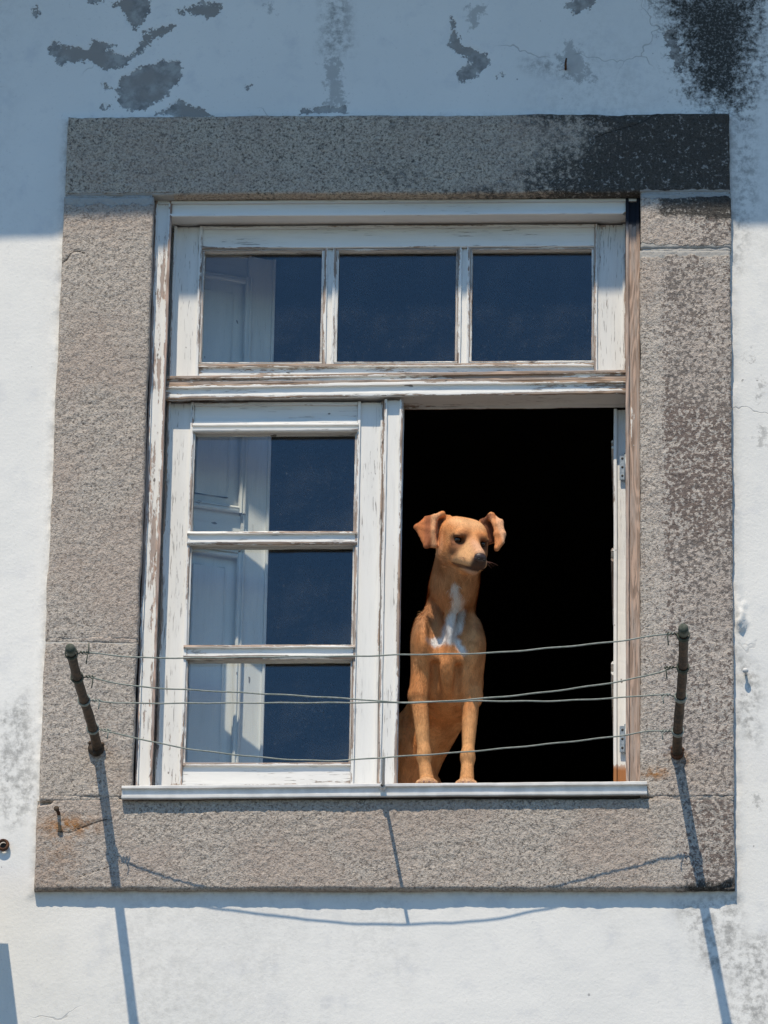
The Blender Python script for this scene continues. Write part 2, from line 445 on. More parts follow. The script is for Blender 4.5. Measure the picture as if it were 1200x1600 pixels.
# ---------------------------------------------------------------- setting: street, room behind the window
tag(put('street', box_mesh('street', -60, 60, -80, -.0, -6.9, -6.55, M_STREET), None), kind='structure')
def room_face(name, *b, mat=M_ROOMWALL): tag(put(name, box_mesh(name, *b, mat)), kind='structure')
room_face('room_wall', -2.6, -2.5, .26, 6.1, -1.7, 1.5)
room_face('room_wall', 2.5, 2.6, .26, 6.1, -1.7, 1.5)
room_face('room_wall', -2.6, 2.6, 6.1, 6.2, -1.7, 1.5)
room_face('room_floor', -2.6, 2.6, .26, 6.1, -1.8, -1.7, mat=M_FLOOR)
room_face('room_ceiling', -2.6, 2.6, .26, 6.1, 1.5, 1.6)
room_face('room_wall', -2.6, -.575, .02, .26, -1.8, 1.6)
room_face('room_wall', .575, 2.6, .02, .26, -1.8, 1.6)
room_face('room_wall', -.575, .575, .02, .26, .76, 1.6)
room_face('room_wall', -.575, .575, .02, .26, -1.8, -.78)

# ---------------------------------------------------------------- facade
PEEL = [
 [(-0.804,1.110), (-0.790,1.133), (-0.775,1.119), (-0.709,1.114), (-0.702,1.135), (-0.680,1.128), (-0.650,1.118), (-0.672,1.108), (-0.620,1.092), (-0.598,1.108), (-0.589,1.134), (-0.589,1.151), (-0.549,1.170), (-0.516,1.170), (-0.530,1.150), (-0.574,1.127), (-0.588,1.105), (-0.612,1.080), (-0.648,1.056), (-0.677,1.056), (-0.700,1.076), (-0.737,1.081), (-0.773,1.073), (-0.784,1.086)],
 [(-0.654,1.224), (-0.625,1.245), (-0.578,1.245), (-0.574,1.212), (-0.590,1.171), (-0.610,1.157), (-0.622,1.174), (-0.631,1.204)],
 [(-0.513,1.206), (-0.477,1.219), (-0.450,1.231), (-0.406,1.219), (-0.408,1.202), (-0.439,1.191), (-0.476,1.199)],
 [(-0.643,1.006), (-0.632,1.039), (-0.596,1.059), (-0.560,1.068), (-0.539,1.083), (-0.502,1.074), (-0.493,1.041), (-0.503,1.022), (-0.526,1.006), (-0.531,0.976), (-0.557,0.973), (-0.583,0.954), (-0.607,0.951), (-0.630,0.965), (-0.639,0.987)],
 [(-0.549,0.944), (-0.524,0.960), (-0.499,0.981), (-0.469,0.964), (-0.440,0.953), (-0.422,0.936), (-0.483,0.930)],
 [(0.119,1.186), (0.129,1.156), (0.145,1.115), (0.178,1.107), (0.200,1.090), (0.209,1.065), (0.186,1.041), (0.146,1.017), (0.131,1.046), (0.164,1.066), (0.157,1.085), (0.127,1.099), (0.115,1.115), (0.121,1.148)],
 [(0.375,1.220), (0.404,1.235), (0.455,1.235), (0.433,1.203), (0.404,1.192)],
 [(0.605,1.136), (0.620,1.164), (0.635,1.128), (0.649,1.078), (0.644,1.037), (0.623,1.070)],
 [(-0.679,1.015), (-0.667,1.021), (-0.658,1.011), (-0.669,1.002)],
 [(-0.677,0.964), (-0.662,0.971), (-0.653,0.961), (-0.668,0.956)],
 [(-0.351,1.012), (-0.336,1.012), (-0.337,1.006), (-0.349,1.006)],
 [(-0.845,1.216), (-0.830,1.219), (-0.824,1.206), (-0.835,1.194), (-0.843,1.199)],
 [(0.223,1.039), (0.239,1.046), (0.242,1.034), (0.227,1.031)],
 [(-0.728,1.246), (-0.672,1.246), (-0.683,1.228), (-0.713,1.231)],
 [(-0.221,0.954), (-0.177,0.960), (-0.119,0.957), (-0.111,0.944), (-0.220,0.941)],
]
PEELSOFT = [
 [(-0.176,1.068), (-0.158,1.091), (-0.133,1.076), (-0.123,1.019), (-0.116,0.953), (-0.177,0.951), (-0.156,0.986), (-0.171,1.036)],
 [(0.361,1.081), (0.382,1.126), (0.412,1.105), (0.434,1.064), (0.448,1.014), (0.405,1.018), (0.375,1.040)],
 [(0.809,0.158), (0.826,0.164), (0.830,0.108), (0.811,0.116)],
 [(0.810,0.263), (0.819,0.282), (0.835,0.247), (0.815,0.229)],
 [(0.783,0.326), (0.794,0.344), (0.799,0.316)],
 [(0.790,-0.704), (0.804,-0.696), (0.809,-0.736), (0.795,-0.736)],
 [(-0.312,1.226), (-0.297,1.229), (-0.285,1.198), (-0.303,1.210)],
 [(0.155,1.214), (0.199,1.222), (0.195,1.197), (0.170,1.156), (0.153,1.181)],
]
MOULD = [
 [(0.601,1.243), (0.813,1.242), (0.795,1.126), (0.785,1.045), (0.774,0.966), (0.745,0.960), (0.709,0.972), (0.673,0.996), (0.659,1.078), (0.638,1.161)],
]
GRIME = [
 [(0.757,0.947), (0.804,0.979), (0.809,0.737), (0.764,0.546)],
 [(0.629,-0.951), (0.752,-0.936), (0.771,-1.108), (0.697,-1.109)],
 [(-0.844,-0.524), (-0.790,-0.480), (-0.755,-0.717), (-0.806,-0.776), (-0.835,-0.747)],
 [(0.757,-0.378), (0.805,-0.438), (0.796,-0.586), (0.755,-0.541)],
 [(0.288,1.065), (0.375,1.080), (0.405,1.031), (0.317,1.048)],
 [(0.784,1.225), (0.842,1.225), (0.840,0.979), (0.789,0.979)],
 [(0.751,-1.051), (0.820,-1.023), (0.818,-1.222), (0.736,-1.222)],
 [(-0.168,1.233), (-0.124,1.233), (-0.114,1.101), (-0.173,1.101)],
]
def facade():
    dx = np.arange(-.97, .9701, .005); dz = np.arange(-1.32, 1.3201, .005)
    xs = np.concatenate([[-5, -3.6, -2.4, -1.6, -1.15], dx, [1.15, 1.6, 2.4, 3.6, 5]])
    zs = np.concatenate([[-6.55, -5, -3.5, -2.4, -1.7], dz, [1.6, 1.9, 2.25]])
    X, Z = np.meshgrid(xs, zs, indexing='ij')
    inn = (np.abs(X) <= .971) & (np.abs(Z) <= 1.321)
    fade = np.clip((.97 - np.abs(X)) / .05, 0, 1) * np.clip((1.32 - np.abs(Z)) / .05, 0, 1) * inn
    def field(polys, lo=-.2):
        r = np.full(X.shape, lo)
        for p in polys: r = np.maximum(r, poly_sd(X, Z, p))
        return np.where(inn, r, lo)
    peel = field(PEEL); soft = field(PEELSOFT); mould = field(MOULD, -.3)
    grime = np.clip(field(GRIME) / .04 + .7, 0, 1)
    # dirt gathers close round the stone frame and runs below its lower corners
    dbox = np.maximum(np.abs(X) - .752, np.abs(Z) - .925)
    grime = np.maximum(grime, np.clip(1 - dbox / .02, 0, 1) * .55 * (dbox > -.05))
    grime = np.maximum(grime, .30 * np.clip(fbm(X * 4, 0, Z * 1.5, 3, 31) * 2, 0, 1))
    y = .0022 * fbm(X * 3, 1, Z * 3, 3, 3) + .0005 * fbm(X * 28, 0, Z * 28, 3, 5)
    y = y + np.where(peel > 0, .0013, 0)
    # trowelled lip of plaster round the stones, ragged
    lip = np.clip(1 - np.abs(dbox) / .022, 0, 1)
    y = y - lip * (.004 + .004 * fbm(X * 22, 2, Z * 22, 2, 9))
    # broken lump of plaster on the right edge
    lm = np.exp(-((X - .768) / .013) ** 2) * np.clip((-.235 - Z) / .03, 0, 1) * np.clip((Z + .375) / .02, 0, 1)
    y = y - .020 * lm * np.clip(fbm(X * 48, 0, Z * 26, 3, 4) * 1.8 + .25, 0, 1)
    y = y * fade
    nx, nz = X.shape
    idx = np.arange(nx * nz).reshape(nx, nz)
    q = np.stack([idx[:-1, :-1], idx[1:, :-1], idx[1:, 1:], idx[:-1, 1:]], -1)
    cx = (X[:-1, :-1] + X[1:, 1:]) / 2; cz = (Z[:-1, :-1] + Z[1:, 1:]) / 2
    keep = ~((np.abs(cx) < .68) & (np.abs(cz) < .83))
    V = np.stack([X, y, Z], -1).reshape(-1, 3)
    me = np_mesh('facade_wall', V, [q[keep]], M_PLASTER, dict(peel=peel.ravel(), peelsoft=soft.ravel(), mould=mould.ravel(), grime=grime.ravel()))
    return put('facade_wall', me)
wall = tag(facade(), 'white plastered house wall with flaked grey patches and black mould', 'wall')
# the eaves above the picture: they throw the shade on the upper part of the wall
EZ = .645 + .80 * 1.80
put('eave_soffit', box_mesh('eave_soffit', -5, 5, -.79, .4, EZ + .004, EZ + .05, M_EAVEWOOD), wall).rotation_euler = (0, -.011, 0)
put('fascia_board', box_mesh('fascia_board', -5, 5, -.80, -.775, EZ, EZ + .16, M_EAVEWOOD), wall).rotation_euler = (0, -.011, 0)
rf = MB()
rf.add([(-5.1, -.86, EZ + .15), (5.1, -.86, EZ + .15), (5.1, 7, EZ + 3.2), (-5.1, 7, EZ + 3.2), (-5.1, -.86, EZ + .21), (5.1, -.86, EZ + .21), (5.1, 7, EZ + 3.28), (-5.1, 7, EZ + 3.28)],
       [(0, 3, 2, 1), (4, 5, 6, 7), (0, 1, 5, 4), (3, 7, 6, 2), (0, 4, 7, 3), (1, 2, 6, 5)])
rf.build('roof', M_TILE, wall, smooth=False)

# ---------------------------------------------------------------- granite frame, stone by stone
surround = tag(empty('window_surround', (0, -.01, -.93)), 'rough granite frame of big blocks around the window opening', 'stone frame')
def stone(x0, x1, z0, z1, mat, yf=-.022, yb=.20, fn=None, seed=1, name='stone', step=.0036, rough=1.0, label=None, rag=1.0):
    nx, nz = max(4, int((x1 - x0) / step)), max(4, int((z1 - z0) / step))
    u, v = np.meshgrid(np.linspace(0, 1, nx + 1), np.linspace(0, 1, nz + 1), indexing='ij')
    X = x0 + (x1 - x0) * u; Z = z0 + (z1 - z0) * v
    wx = rag * .0022 * fbm(Z * 9, seed, 0 * Z, 3, seed) + .0009 * fbm(Z * 60, seed, 0 * Z, 2, seed)
    wz = rag * .0022 * fbm(X * 9, seed + 4, 0 * X, 3, seed + 2) + .0009 * fbm(X * 60, seed, 0 * X, 2, seed + 2)
    bx = np.minimum(u, 1 - u) * (x1 - x0); bz = np.minimum(v, 1 - v) * (z1 - z0)
    X = X + wx * np.exp(-bx / .02); Z = Z + wz * np.exp(-bz / .02)
    r = (.0042 + .0024 * fbm(X * 25, seed, Z * 25, 2, seed + 7)) * (.5 if rag > 1 else 1)
    d = np.minimum(bx, bz)
    t = np.clip(1 - d / r, 0, 1)
    y = yf + r * (1 - np.sqrt(np.clip(1 - t * t, 0, 1)))
    y = y + rough * (.0016 * fbm(X * 11, seed, Z * 11, 2, seed + 8) + .0019 * fbm(X * 100, seed, Z * 100, 3, seed + 9))
    A = dict(mould=0 * X, lichen=0 * X, rust=0 * X, crack=0 * X, mortar=0 * X - 1)
    if fn:
        dy = fn(X, Z, A)
        if dy is not None: y = y + dy
    n = (nx + 1) * (nz + 1); idx = np.arange(n).reshape(nx + 1, nz + 1)
    q = np.stack([idx[:-1, :-1], idx[1:, :-1], idx[1:, 1:], idx[:-1, 1:]], -1).reshape(-1, 4)
    ring = np.concatenate([idx[:, 0], idx[-1, 1:], idx[-2::-1, -1], idx[0, -2:0:-1]])
    V = np.stack([X, y, Z], -1).reshape(-1, 3)
    B = V[ring].copy(); m = len(ring); B[:, 1] = yb
    C = V[ring].copy(); C[:, 1] = V[ring][:, 1] * .6 + .4 * yb * .3 + .002 * fbm(V[ring][:, 0] * 40, V[ring][:, 2] * 40, 0, 2, seed)
    k = np.arange(m); k2 = (k + 1) % m
    side = np.concatenate([np.stack([ring[k2], ring[k], n + k, n + k2], -1), np.stack([n + k2, n + k, n + m + k, n + m + k2], -1)])
    V = np.concatenate([V, C, B])
    AA = {a: np.concatenate([b.ravel(), b.ravel()[ring], b.ravel()[ring]]) for a, b in A.items()}
    o = Vector(((x0 + x1) / 2, yf, z0))
    me = np_mesh(name, V, [q, side], mat, AA, origin=o)
    s = put(name, me, surround, o)
    if label: s['label'] = label
    return s
def crackline(A, X, Z, pts, w=.003):
    d = line_d(X + .004 * fbm(X * 40, 0, Z * 40, 2, 77), Z + .004 * fbm(X * 40, 3, Z * 40, 2, 78), pts)
    A['crack'][:] = np.maximum(A['crack'], np.clip(1 - d / (w * 2), 0, 1))
    return .004 * np.clip(1 - d / w, 0, 1)
def f_lintel(X, Z, A):
    A['mould'][:] = .02 + .26 * fbm(X * 5, 0, Z * 9, 3, 40) + .10 * np.clip((.765 - Z) / .03, 0, 1) + .40 * np.clip((X + .40) / .70, 0, 1) + .26 * np.clip((X - .25) / .3, 0, 1)
    A['mould'][:] += .10 * np.clip((Z - .86) / .06, 0, 1)
    A['lichen'][:] = .25 * np.clip((X - .1) / .4, 0, 1)
    g = crackline(A, X, Z, [(.45, .865), (.50, .885), (.545, .900), (.575, .918), (.60, .93)], .0016)
    chip = np.clip(poly_sd(X, Z, [(.44, .935), (.50, .905), (.56, .905), (.60, .935)]) / .01, 0, 1)
    A['mortar'][:] = 1.0 - np.abs(Z - .728) / .010 - 2.5 * ((X > -.50) & (X < .55))
    return g + .006 * chip
def f_left_up(X, Z, A):
    A['lichen'][:] = .10 + .22 * fbm(X * 6, 0, Z * 5, 3, 50)
    A['mould'][:] = -.1 + .2 * np.clip((Z - .69) / .03, 0, 1)
    A['mortar'][:] = 1.05 - np.abs(Z - .718) / .024
    return crackline(A, X, Z, [(-.757, .55), (-.738, .565), (-.722, .588), (-.70, .585)], .002)
def f_left_low(X, Z, A):
    A['mortar'][:] = .9 - np.abs(Z + .357) / .012
    A['lichen'][:] = .16 + .35 * fbm(X * 6, 0, Z * 5, 3, 51)
    A['rust'][:] = .25 * np.clip(1 - np.hypot((X + .62) / .05, (Z + .6) / .12), 0, 1)
    A['mould'][:] = .05 * np.clip((Z + .70) / -.02, 0, 1)
def f_right_top(X, Z, A):
    A['lichen'][:] = .35 + .55 * np.clip((X - .57) / .12, 0, 1)
    A['mould'][:] = .62 * np.clip((Z - .645) / .03, 0, 1) * np.clip((X - .555) / .05, 0, 1) + .22 * np.clip((X - .66) / .06, 0, 1)
    A['mortar'][:] = np.maximum(1.0 - np.abs(Z - .722) / .016, 1.05 - np.abs(Z - .587) / .020)
def f_right(X, Z, A):
    A['mortar'][:] = 1.15 - np.abs(Z - .583) / .026
    A['lichen'][:] = np.clip((X - .56) / .05, 0, 1) * (.86 + .35 * fbm(X * 4, 0, Z * 3, 3, 52))
    A['mould'][:] = .10 * fbm(X * 7, 0, Z * 3, 3, 53) + .14 * np.clip(1 - np.abs(X - .68) / .04, 0, 1) * np.clip((Z - .25) / .3, 0, 1)
    A['rust'][:] = np.clip(1 - np.hypot((X - .58) / .04, (Z + .665) / .02), 0, 1) * 1.4 + np.clip(1 - np.hypot((X - .64) / .02, (Z + .63) / .02), 0, 1)
def f_sill(X, Z, A):
    A['lichen'][:] = .12 + .85 * np.clip((X - .58) / .08, 0, 1) + .15 * fbm(X * 6, 0, Z * 6, 3, 54)
    A['rust'][:] = 1.25 * np.clip(1 - np.hypot((X + .68) / .09, (Z + .785) / .035), 0, 1) + .45 * np.clip(1 - np.hypot((X + .70) / .07, (Z + .85) / .10), 0, 1)
    A['mould'][:] = .30 * np.clip((-.905 - Z) / .015, 0, 1) + .35 * np.clip((X - .60) / .08, 0, 1) + .12 * np.clip((-.63 - X) / .08, 0, 1)
    g = crackline(A, X, Z, [(-.70, -.80), (-.67, -.795), (-.645, -.785), (-.60, -.768)], .0019)
    g = g + crackline(A, X, Z, [(-.66, -.90), (-.62, -.885), (-.59, -.875)], .0011)
    chip = np.clip(poly_sd(X, Z, [(-.76, -.72), (-.715, -.722), (-.72, -.735), (-.76, -.742)]) / .006, 0, 1)
    chip2 = np.clip(poly_sd(X, Z, [(.70, -.93), (.745, -.90), (.76, -.93)]) / .01, 0, 1)
    return g + .012 * chip + .01 * chip2
stone(-.748, .752, .7275, .926, M_ST_TOP, fn=f_lintel, seed=3, label='grey granite lintel blackened towards its right end')
stone(-.750, -.547, -.3525, .7245, M_ST_L, fn=f_left_up, seed=5)
stone(-.750, -.549, -.7195, -.3565, M_ST_L, fn=f_left_low, seed=8)
stone(.550, .753, .587, .7245, M_ST_R, fn=f_right_top, seed=11)
stone(.549, .751, -.7195, .583, M_ST_R, fn=f_right, seed=14, label='tall granite jamb mottled with brown lichen')
stone(-.752, .750, -.928, -.7225, M_ST_L, fn=f_sill, seed=17)
for (a, b, c, d, s) in ((-.746, -.5495, .722, .730, 21), (.553, .750, .722, .730, 22), (.552, .750, .580, .590, 23), (-.7475, -.551, -.3615, -.3475, 24), (-.748, -.575, -.728, -.714, 25), (.575, .749, -.728, -.714, 26)):
    stone(a, b, c, d, M_ST_L if s > 23 else M_MORTAR, yf=-.0215 if s > 23 else -.0200, yb=.15, seed=s, name='mortar_joint', rough=1.0, rag=1.6)

# ---------------------------------------------------------------- boards
def board(name, axis, a0, a1, w0, w1, y0, y1, mat, parent, bev=.0025, slant=(0, 0), wob=.0008, tilt=0.0):
    """axis 'x': runs a0..a1 in x, w0..w1 in z; axis 'z': runs a0..a1 in z, w0..w1 in x (given left, right)"""
    L = a1 - a0; Wd = w1 - w0; T = y1 - y0
    hy, hz = T / 2, Wd / 2; e = min(.007, hy * .6, hz * .6)
    prof = []
    for (sy, sz) in ((-1, -1), (-1, 1), (1, 1), (1, -1)):
        c = []
        cyy, czz = sy * (hy - bev), sz * (hz - bev)
        for q in range(4):
            t = q / 3 * PI / 2
            c.append((cyy + sy * bev * math.cos(t), czz + sz * bev * math.sin(t), 1.0))
        c = [(sy * hy, sz * (hz - e), 0.0)] + c + [(sy * (hy - e), sz * hz, 0.0)]
        if sy * sz < 0: c.reverse()
        prof += c
    prof = np.array(prof); k = len(prof)
    n = max(2, int(L / .012)); s = np.linspace(-L / 2, L / 2, n + 1)
    sd = random.randint(0, 999)
    PY = np.repeat(prof[None, :, 0], n + 1, 0); PZ = np.repeat(prof[None, :, 1], n + 1, 0); S = np.repeat(s[:, None], k, 1)
    PZ = PZ + wob * fbm(S * 7, PZ / Wd * 4, 0, 2, sd) + .5 * wob * fbm(S * 45, np.sign(PZ) * 3, np.sign(PY), 2, sd)
    PY = PY + .6 * wob * fbm(S * 9, PZ / Wd * 1.5, 5, 2, sd + 1)
    tz = np.clip(PZ / Wd + .5, 0, 1)
    S = S + np.where(S < 0, slant[0], slant[1]) * (1 - tz) * Wd * (np.abs(S) / (L / 2))
    V = np.stack([S, PY, PZ], -1).reshape(-1, 3)
    i, j = np.meshgrid(np.arange(n), np.arange(k), indexing='ij'); j2 = (j + 1) % k
    q = np.stack([i * k + j, i * k + j2, (i + 1) * k + j2, (i + 1) * k + j], -1).reshape(-1, 4)
    c0 = len(V); V = np.concatenate([V, [[V[:k, 0].mean(), 0, 0], [V[-k:, 0].mean(), 0, 0]]])
    jj = np.arange(k); t3 = np.concatenate([np.stack([np.full(k, c0), (jj + 1) % k, jj], -1), np.stack([np.full(k, c0 + 1), n * k + jj, n * k + (jj + 1) % k], -1)])
    ed = np.concatenate([np.tile(prof[:, 2], n + 1), [.6, .6]])
    ed[:k] = np.maximum(ed[:k], .6); ed[n * k:(n + 1) * k] = np.maximum(ed[n * k:(n + 1) * k], .6)
    me = np_mesh(name, V, [q, t3], mat, dict(edge=ed), smooth=False)
    c = ((a0 + a1) / 2, (y0 + y1) / 2, (w0 + w1) / 2)
    if axis == 'x': return put(name, me, parent, c, (0, tilt, 0))
    return put(name, me, parent, (c[2], c[1], c[0]), (0, -PI / 2 + tilt, 0))
def pane(x0, x1, z0, z1, y, parent):
    o = ((x0 + x1) / 2, y, z0)
    return put('glass_pane', box_mesh('glass_pane', x0, x1, y, y + .003, z0, z1, M_GLASS, origin=o), parent, o)

win = tag(empty('wooden_window', (0, .03, -.69)), 'old white wooden window with peeling paint, its right casement standing open', 'window')
# fixed frame
board('frame_head', 'x', -.546, .549, .688, .7275, .008, .110, M_SOUND, win, slant=(1, -1))
board('frame_jamb', 'z', -.69, .7265, -.546, -.508, .008, .110, M_LEFTJ, win, slant=(0, 0))
board('frame_jamb', 'z', -.69, .7265, .517, .549, .007, .099, M_BARE, win)['label'] = 'right jamb board worn to bare pinkish wood'
board('transom_bar', 'x', -.510, .519, .251, .2855, .030, .110, M_BAR, win, bev=.0022, wob=.0014, tilt=-.010)
board('transom_ledge', 'x', -.509, .518, .2862, .309, .0325, .110, M_WORNBAR, win, bev=.0015, wob=.0010, tilt=-.010)
# upper fixed light
top = empty('transom_light', (0, .062, .30), win)
board('stile', 'z', .306, .690, -.507, -.441, .062, .100, M_MEDIUM, top)
board('stile', 'z', .312, .690, .446, .517, .062, .100, M_MEDIUM, top)
board('rail', 'x', -.441, .446, .634, .690, .0622, .100, M_MEDIUM, top)
board('rail', 'x', -.441, .446, .302, .346, .0622, .100, M_BAR, top)
for x in (-.150, .153): board('muntin', 'z', .346, .634, x - .0135, x + .0135, .0645, .098, M_WORN, top, bev=.004)
for (a, b) in ((-.441, -.1635), (-.1365, .1395), (.1665, .446)):
    pane(a, b, .346, .634, .083, top)
    for (w0, w1) in ((.346, .3525), (.6285, .634)): board('glazing_bead', 'x', a, b, w0, w1, .0665, .0835, M_WORN, top, bev=.002)
    for s in (0, 1): board('glazing_bead', 'z', .3525, .6285, (a, b - .0055)[s], (a + .0055, b)[s], .0667, .0835, M_WORN, top, bev=.002)
# casement leaf, built where it stands when shut
def casement(parent, name, x0, x1, sl, sr, yf, strip=None, flip=False):
    c = empty(name, (x0, yf, -.665), parent)
    xl, xr = x0 + sl, x1 - sr
    board('stile', 'z', -.664, .250, x0, xl, yf, yf + .036, M_WORN, c)
    board('stile', 'z', -.664, .250, xr, x1, yf, yf + .036, M_WORN, c)
    board('rail', 'x', xl, xr, .196, .250, yf + .0004, yf + .036, M_SOUND, c)
    board('rail', 'x', xl - .002, xr + .003, .176, .1975, yf - .0055, yf + .03, M_MEDIUM, c, bev=.004)
    board('rail', 'x', xl, xr, -.664, -.609, yf + .0004, yf + .036, M_WORN, c)
    for z in (-.081, -.3515): board('muntin', 'x', xl - .006, xr + .005, z - .0165, z + .0165, yf - .006, yf + .03, M_WORN, c, bev=.006, wob=.0014)
    for (a, b) in ((-.0645, .176), (-.335, -.0975), (-.609, -.368)):
        pane(xl, xr, a, b, yf + .020, c)
        for s in (0, 1): board('glazing_bead', 'z', a, b, (xl, xr - .004)[s], (xl + .004, xr)[s], yf + .005, yf + .0205, M_WORN, c, bev=.0015)
    if strip: board('cover_strip', 'z', -.662, .250, strip[0], strip[1], yf - .012, yf + .040, M_WORN, c, bev=.003)
    return c
left = casement(win, 'casement', -.507, -.0225, .060, .059, .057, strip=(-.0215, .0205))
right = casement(win, 'casement', .0225, .5155, .060, .059, .066)
right['label'] = 'open casement leaf swung into the dark room'
# swing the right leaf inwards about its hinge edge
hinge = Vector((.5155, .102, -.665)); SHIFT = Vector((.010, 0, 0)); ang = math.radians(-90)
Rm = Matrix.Rotation(ang, 4, 'Z')
right.location = (Matrix.Translation(hinge) @ Rm @ Matrix.Translation(-hinge) @ Vector((.0225, .066, -.665))) + SHIFT - wl(win)
right.rotation_euler = (0, 0, ang)
for ch in right.children:
    if ch.name.startswith('stile') and ch.location.x > .25: ch.data.materials[0] = M_STRIP
board('frame_sill', 'x', -.508, .517, -.6995, -.667, .096, .150, M_WORN, win, tilt=-.004)
sb = board('sill_board', 'x', -.569, .563, -.7235, -.693, -.038, .058, M_SILL, win, bev=.0025, tilt=-.008)
board('inner_sill', 'x', -.573, .573, -.745, -.7005, .151, .66, M_LEDGE, win)
for z in (.106, -.540):                                     # hinge plates on the edge of the open leaf
    b = MB(); b.box(.503, .515, .0985, .1025, z - .030, z + .030)
    h = b.build('hinge', M_HINGE, win, (.509, .10, z), smooth=False); h['label'] = 'steel hinge plate screwed to the open leaf'
    for dz in (-.021, 0, .021):
        s = MB(); s.ball((.509, .0982, z + dz), (.0028, .0012, .0028), 8, 5); s.build('screw', M_HOLE, h, (.509, .0982, z + dz))
    k = MB(); k.tube([(.5165, .0995, z - .034), (.5165, .0995, z + .034)], .0035, 8); k.build('hinge_pin', M_HINGE, h, (.5165, .0995, z - .034))
# panelled inside shutter behind the left panes
SH = Vector((-.517, .225, -.69))
sh = empty('inside_shutter', SH, win)
def shb(name, axis, a0, a1, w0, w1, d0, d1, bev=.003): return board(name, axis, a0, a1, w0, w1, d0, d1, M_SHUT, sh, bev=bev, wob=.0003)
sx, sy = SH.x, SH.y
shb('stile', 'z', -.675, .725, sx, sx + .037, sy, sy + .024)
shb('stile', 'z', -.675, .725, sx + .176, sx + .243, sy, sy + .024)
for (z0, z1) in ((.655, .725), (-.028, .085), (-.675, -.60)): shb('rail', 'x', sx + .037, sx + .176, z0, z1, sy + .0003, sy + .024)
for (z0, z1) in ((.085, .655), (-.60, -.028)):
    shb('panel', 'z', z0, z1, sx + .037, sx + .176, sy + .012, sy + .020)
    shb('raised_field', 'z', z0 + .030, z1 - .030, sx + .067, sx + .146, sy + .005, sy + .0125, bev=.004)
    for s in (0, 1):
        shb('moulding', 'z', z0 - .010, z1 + .010, (sx + .028, sx + .168)[s], (sx + .045, sx + .185)[s], sy - .010, sy + .010, bev=.006)
        shb('moulding', 'x', sx + .045, sx + .168, (z0 - .010, z1 - .007)[s], (z0 + .007, z1 + .010)[s], sy - .010, sy + .010, bev=.006)
sh.rotation_euler = (0, 0, math.atan(.39))

# ---------------------------------------------------------------- clothes lines
def lerp3(a, b, t): return tuple(a[i] + (b[i] - a[i]) * t for i in range(3))
def rod(base, tip, label, kink, group):
    r = tag(empty('clothesline_rod', base), label, 'rod', group)
    pts = []; rad = []
    for i in range(25):
        t = i / 24; p = Vector(lerp3((base[0], .06, base[2] + (base[2] - tip[2]) * .1), tip, t))
        p.z += kink * math.sin(PI * t); p.x += .6 * kink * math.sin(2 * PI * t)
        pts.append(p); rad.append(.0108 - .0010 * t + .0004 * math.sin(i * 2.1))
    b = MB(); b.tube(pts, rad, 14); b.build('pipe', M_DARKSTEEL, r, base)
    d = (pts[-1] - pts[-2]).normalized()
    c = MB(); c.tube([pts[-1] - d * .018, pts[-1] - d * .002, pts[-1] + d * .006, pts[-1] + d * .009], [.0106, .0109, .0104, .0075], 14)
    c.build('end_cap', M_PIPEGREEN, r, tuple(pts[-1]))
    cs = .85 if kink > 0 else .68
    k = MB(); B = Vector((base[0], -.022, base[2]))
    k.tube([B + Vector((0, .006, 0)), B + Vector((0, -.004, 0)), B + Vector((0, -.012, 0)), B + Vector((0, -.014, 0))], [.021 * cs, .0215 * cs, .019 * cs, .012], 14)
    for q in range(3):
        a = q * 2.1 + .4; k.ball(B + Vector((.018 * cs * math.cos(a), -.010, .018 * cs * math.sin(a))), (.005, .006, .005), 8, 5)
    k.build('base_collar', M_RUST if kink < 0 else M_DARKSTEEL, r, tuple(B))
    return pts
RG = None
rodL = rod((-.629, -.022, -.607), (-.619, -.690, -.640), 'dark rusty iron rod sticking out of the left stone jamb, mossy tip', .004, RG)
rodR = rod((.628, -.022, -.619), (.640, -.690, -.599), 'dark rusty iron rod sticking out of the right mottled stone jamb', -.004, RG)
def on_rod(pts, y):
    for a, b in zip(pts[:-1], pts[1:]):
        if a.y >= y >= b.y: return a.lerp(b, (a.y - y) / (a.y - b.y))
    return pts[-1]
def cat(pts, n=10):
    P = [Vector(p) for p in pts]; P = [P[0] * 2 - P[1]] + P + [P[-1] * 2 - P[-2]]; o = []
    for i in range(1, len(P) - 2):
        for k in range(n):
            t = k / n; a, b, c, d = P[i - 1], P[i], P[i + 1], P[i + 2]
            o.append(.5 * ((2 * b) + (c - a) * t + (2 * a - 5 * b + 4 * c - d) * t * t + (3 * b - a - 3 * c + d) * t ** 3))
    return o + [P[-2]]
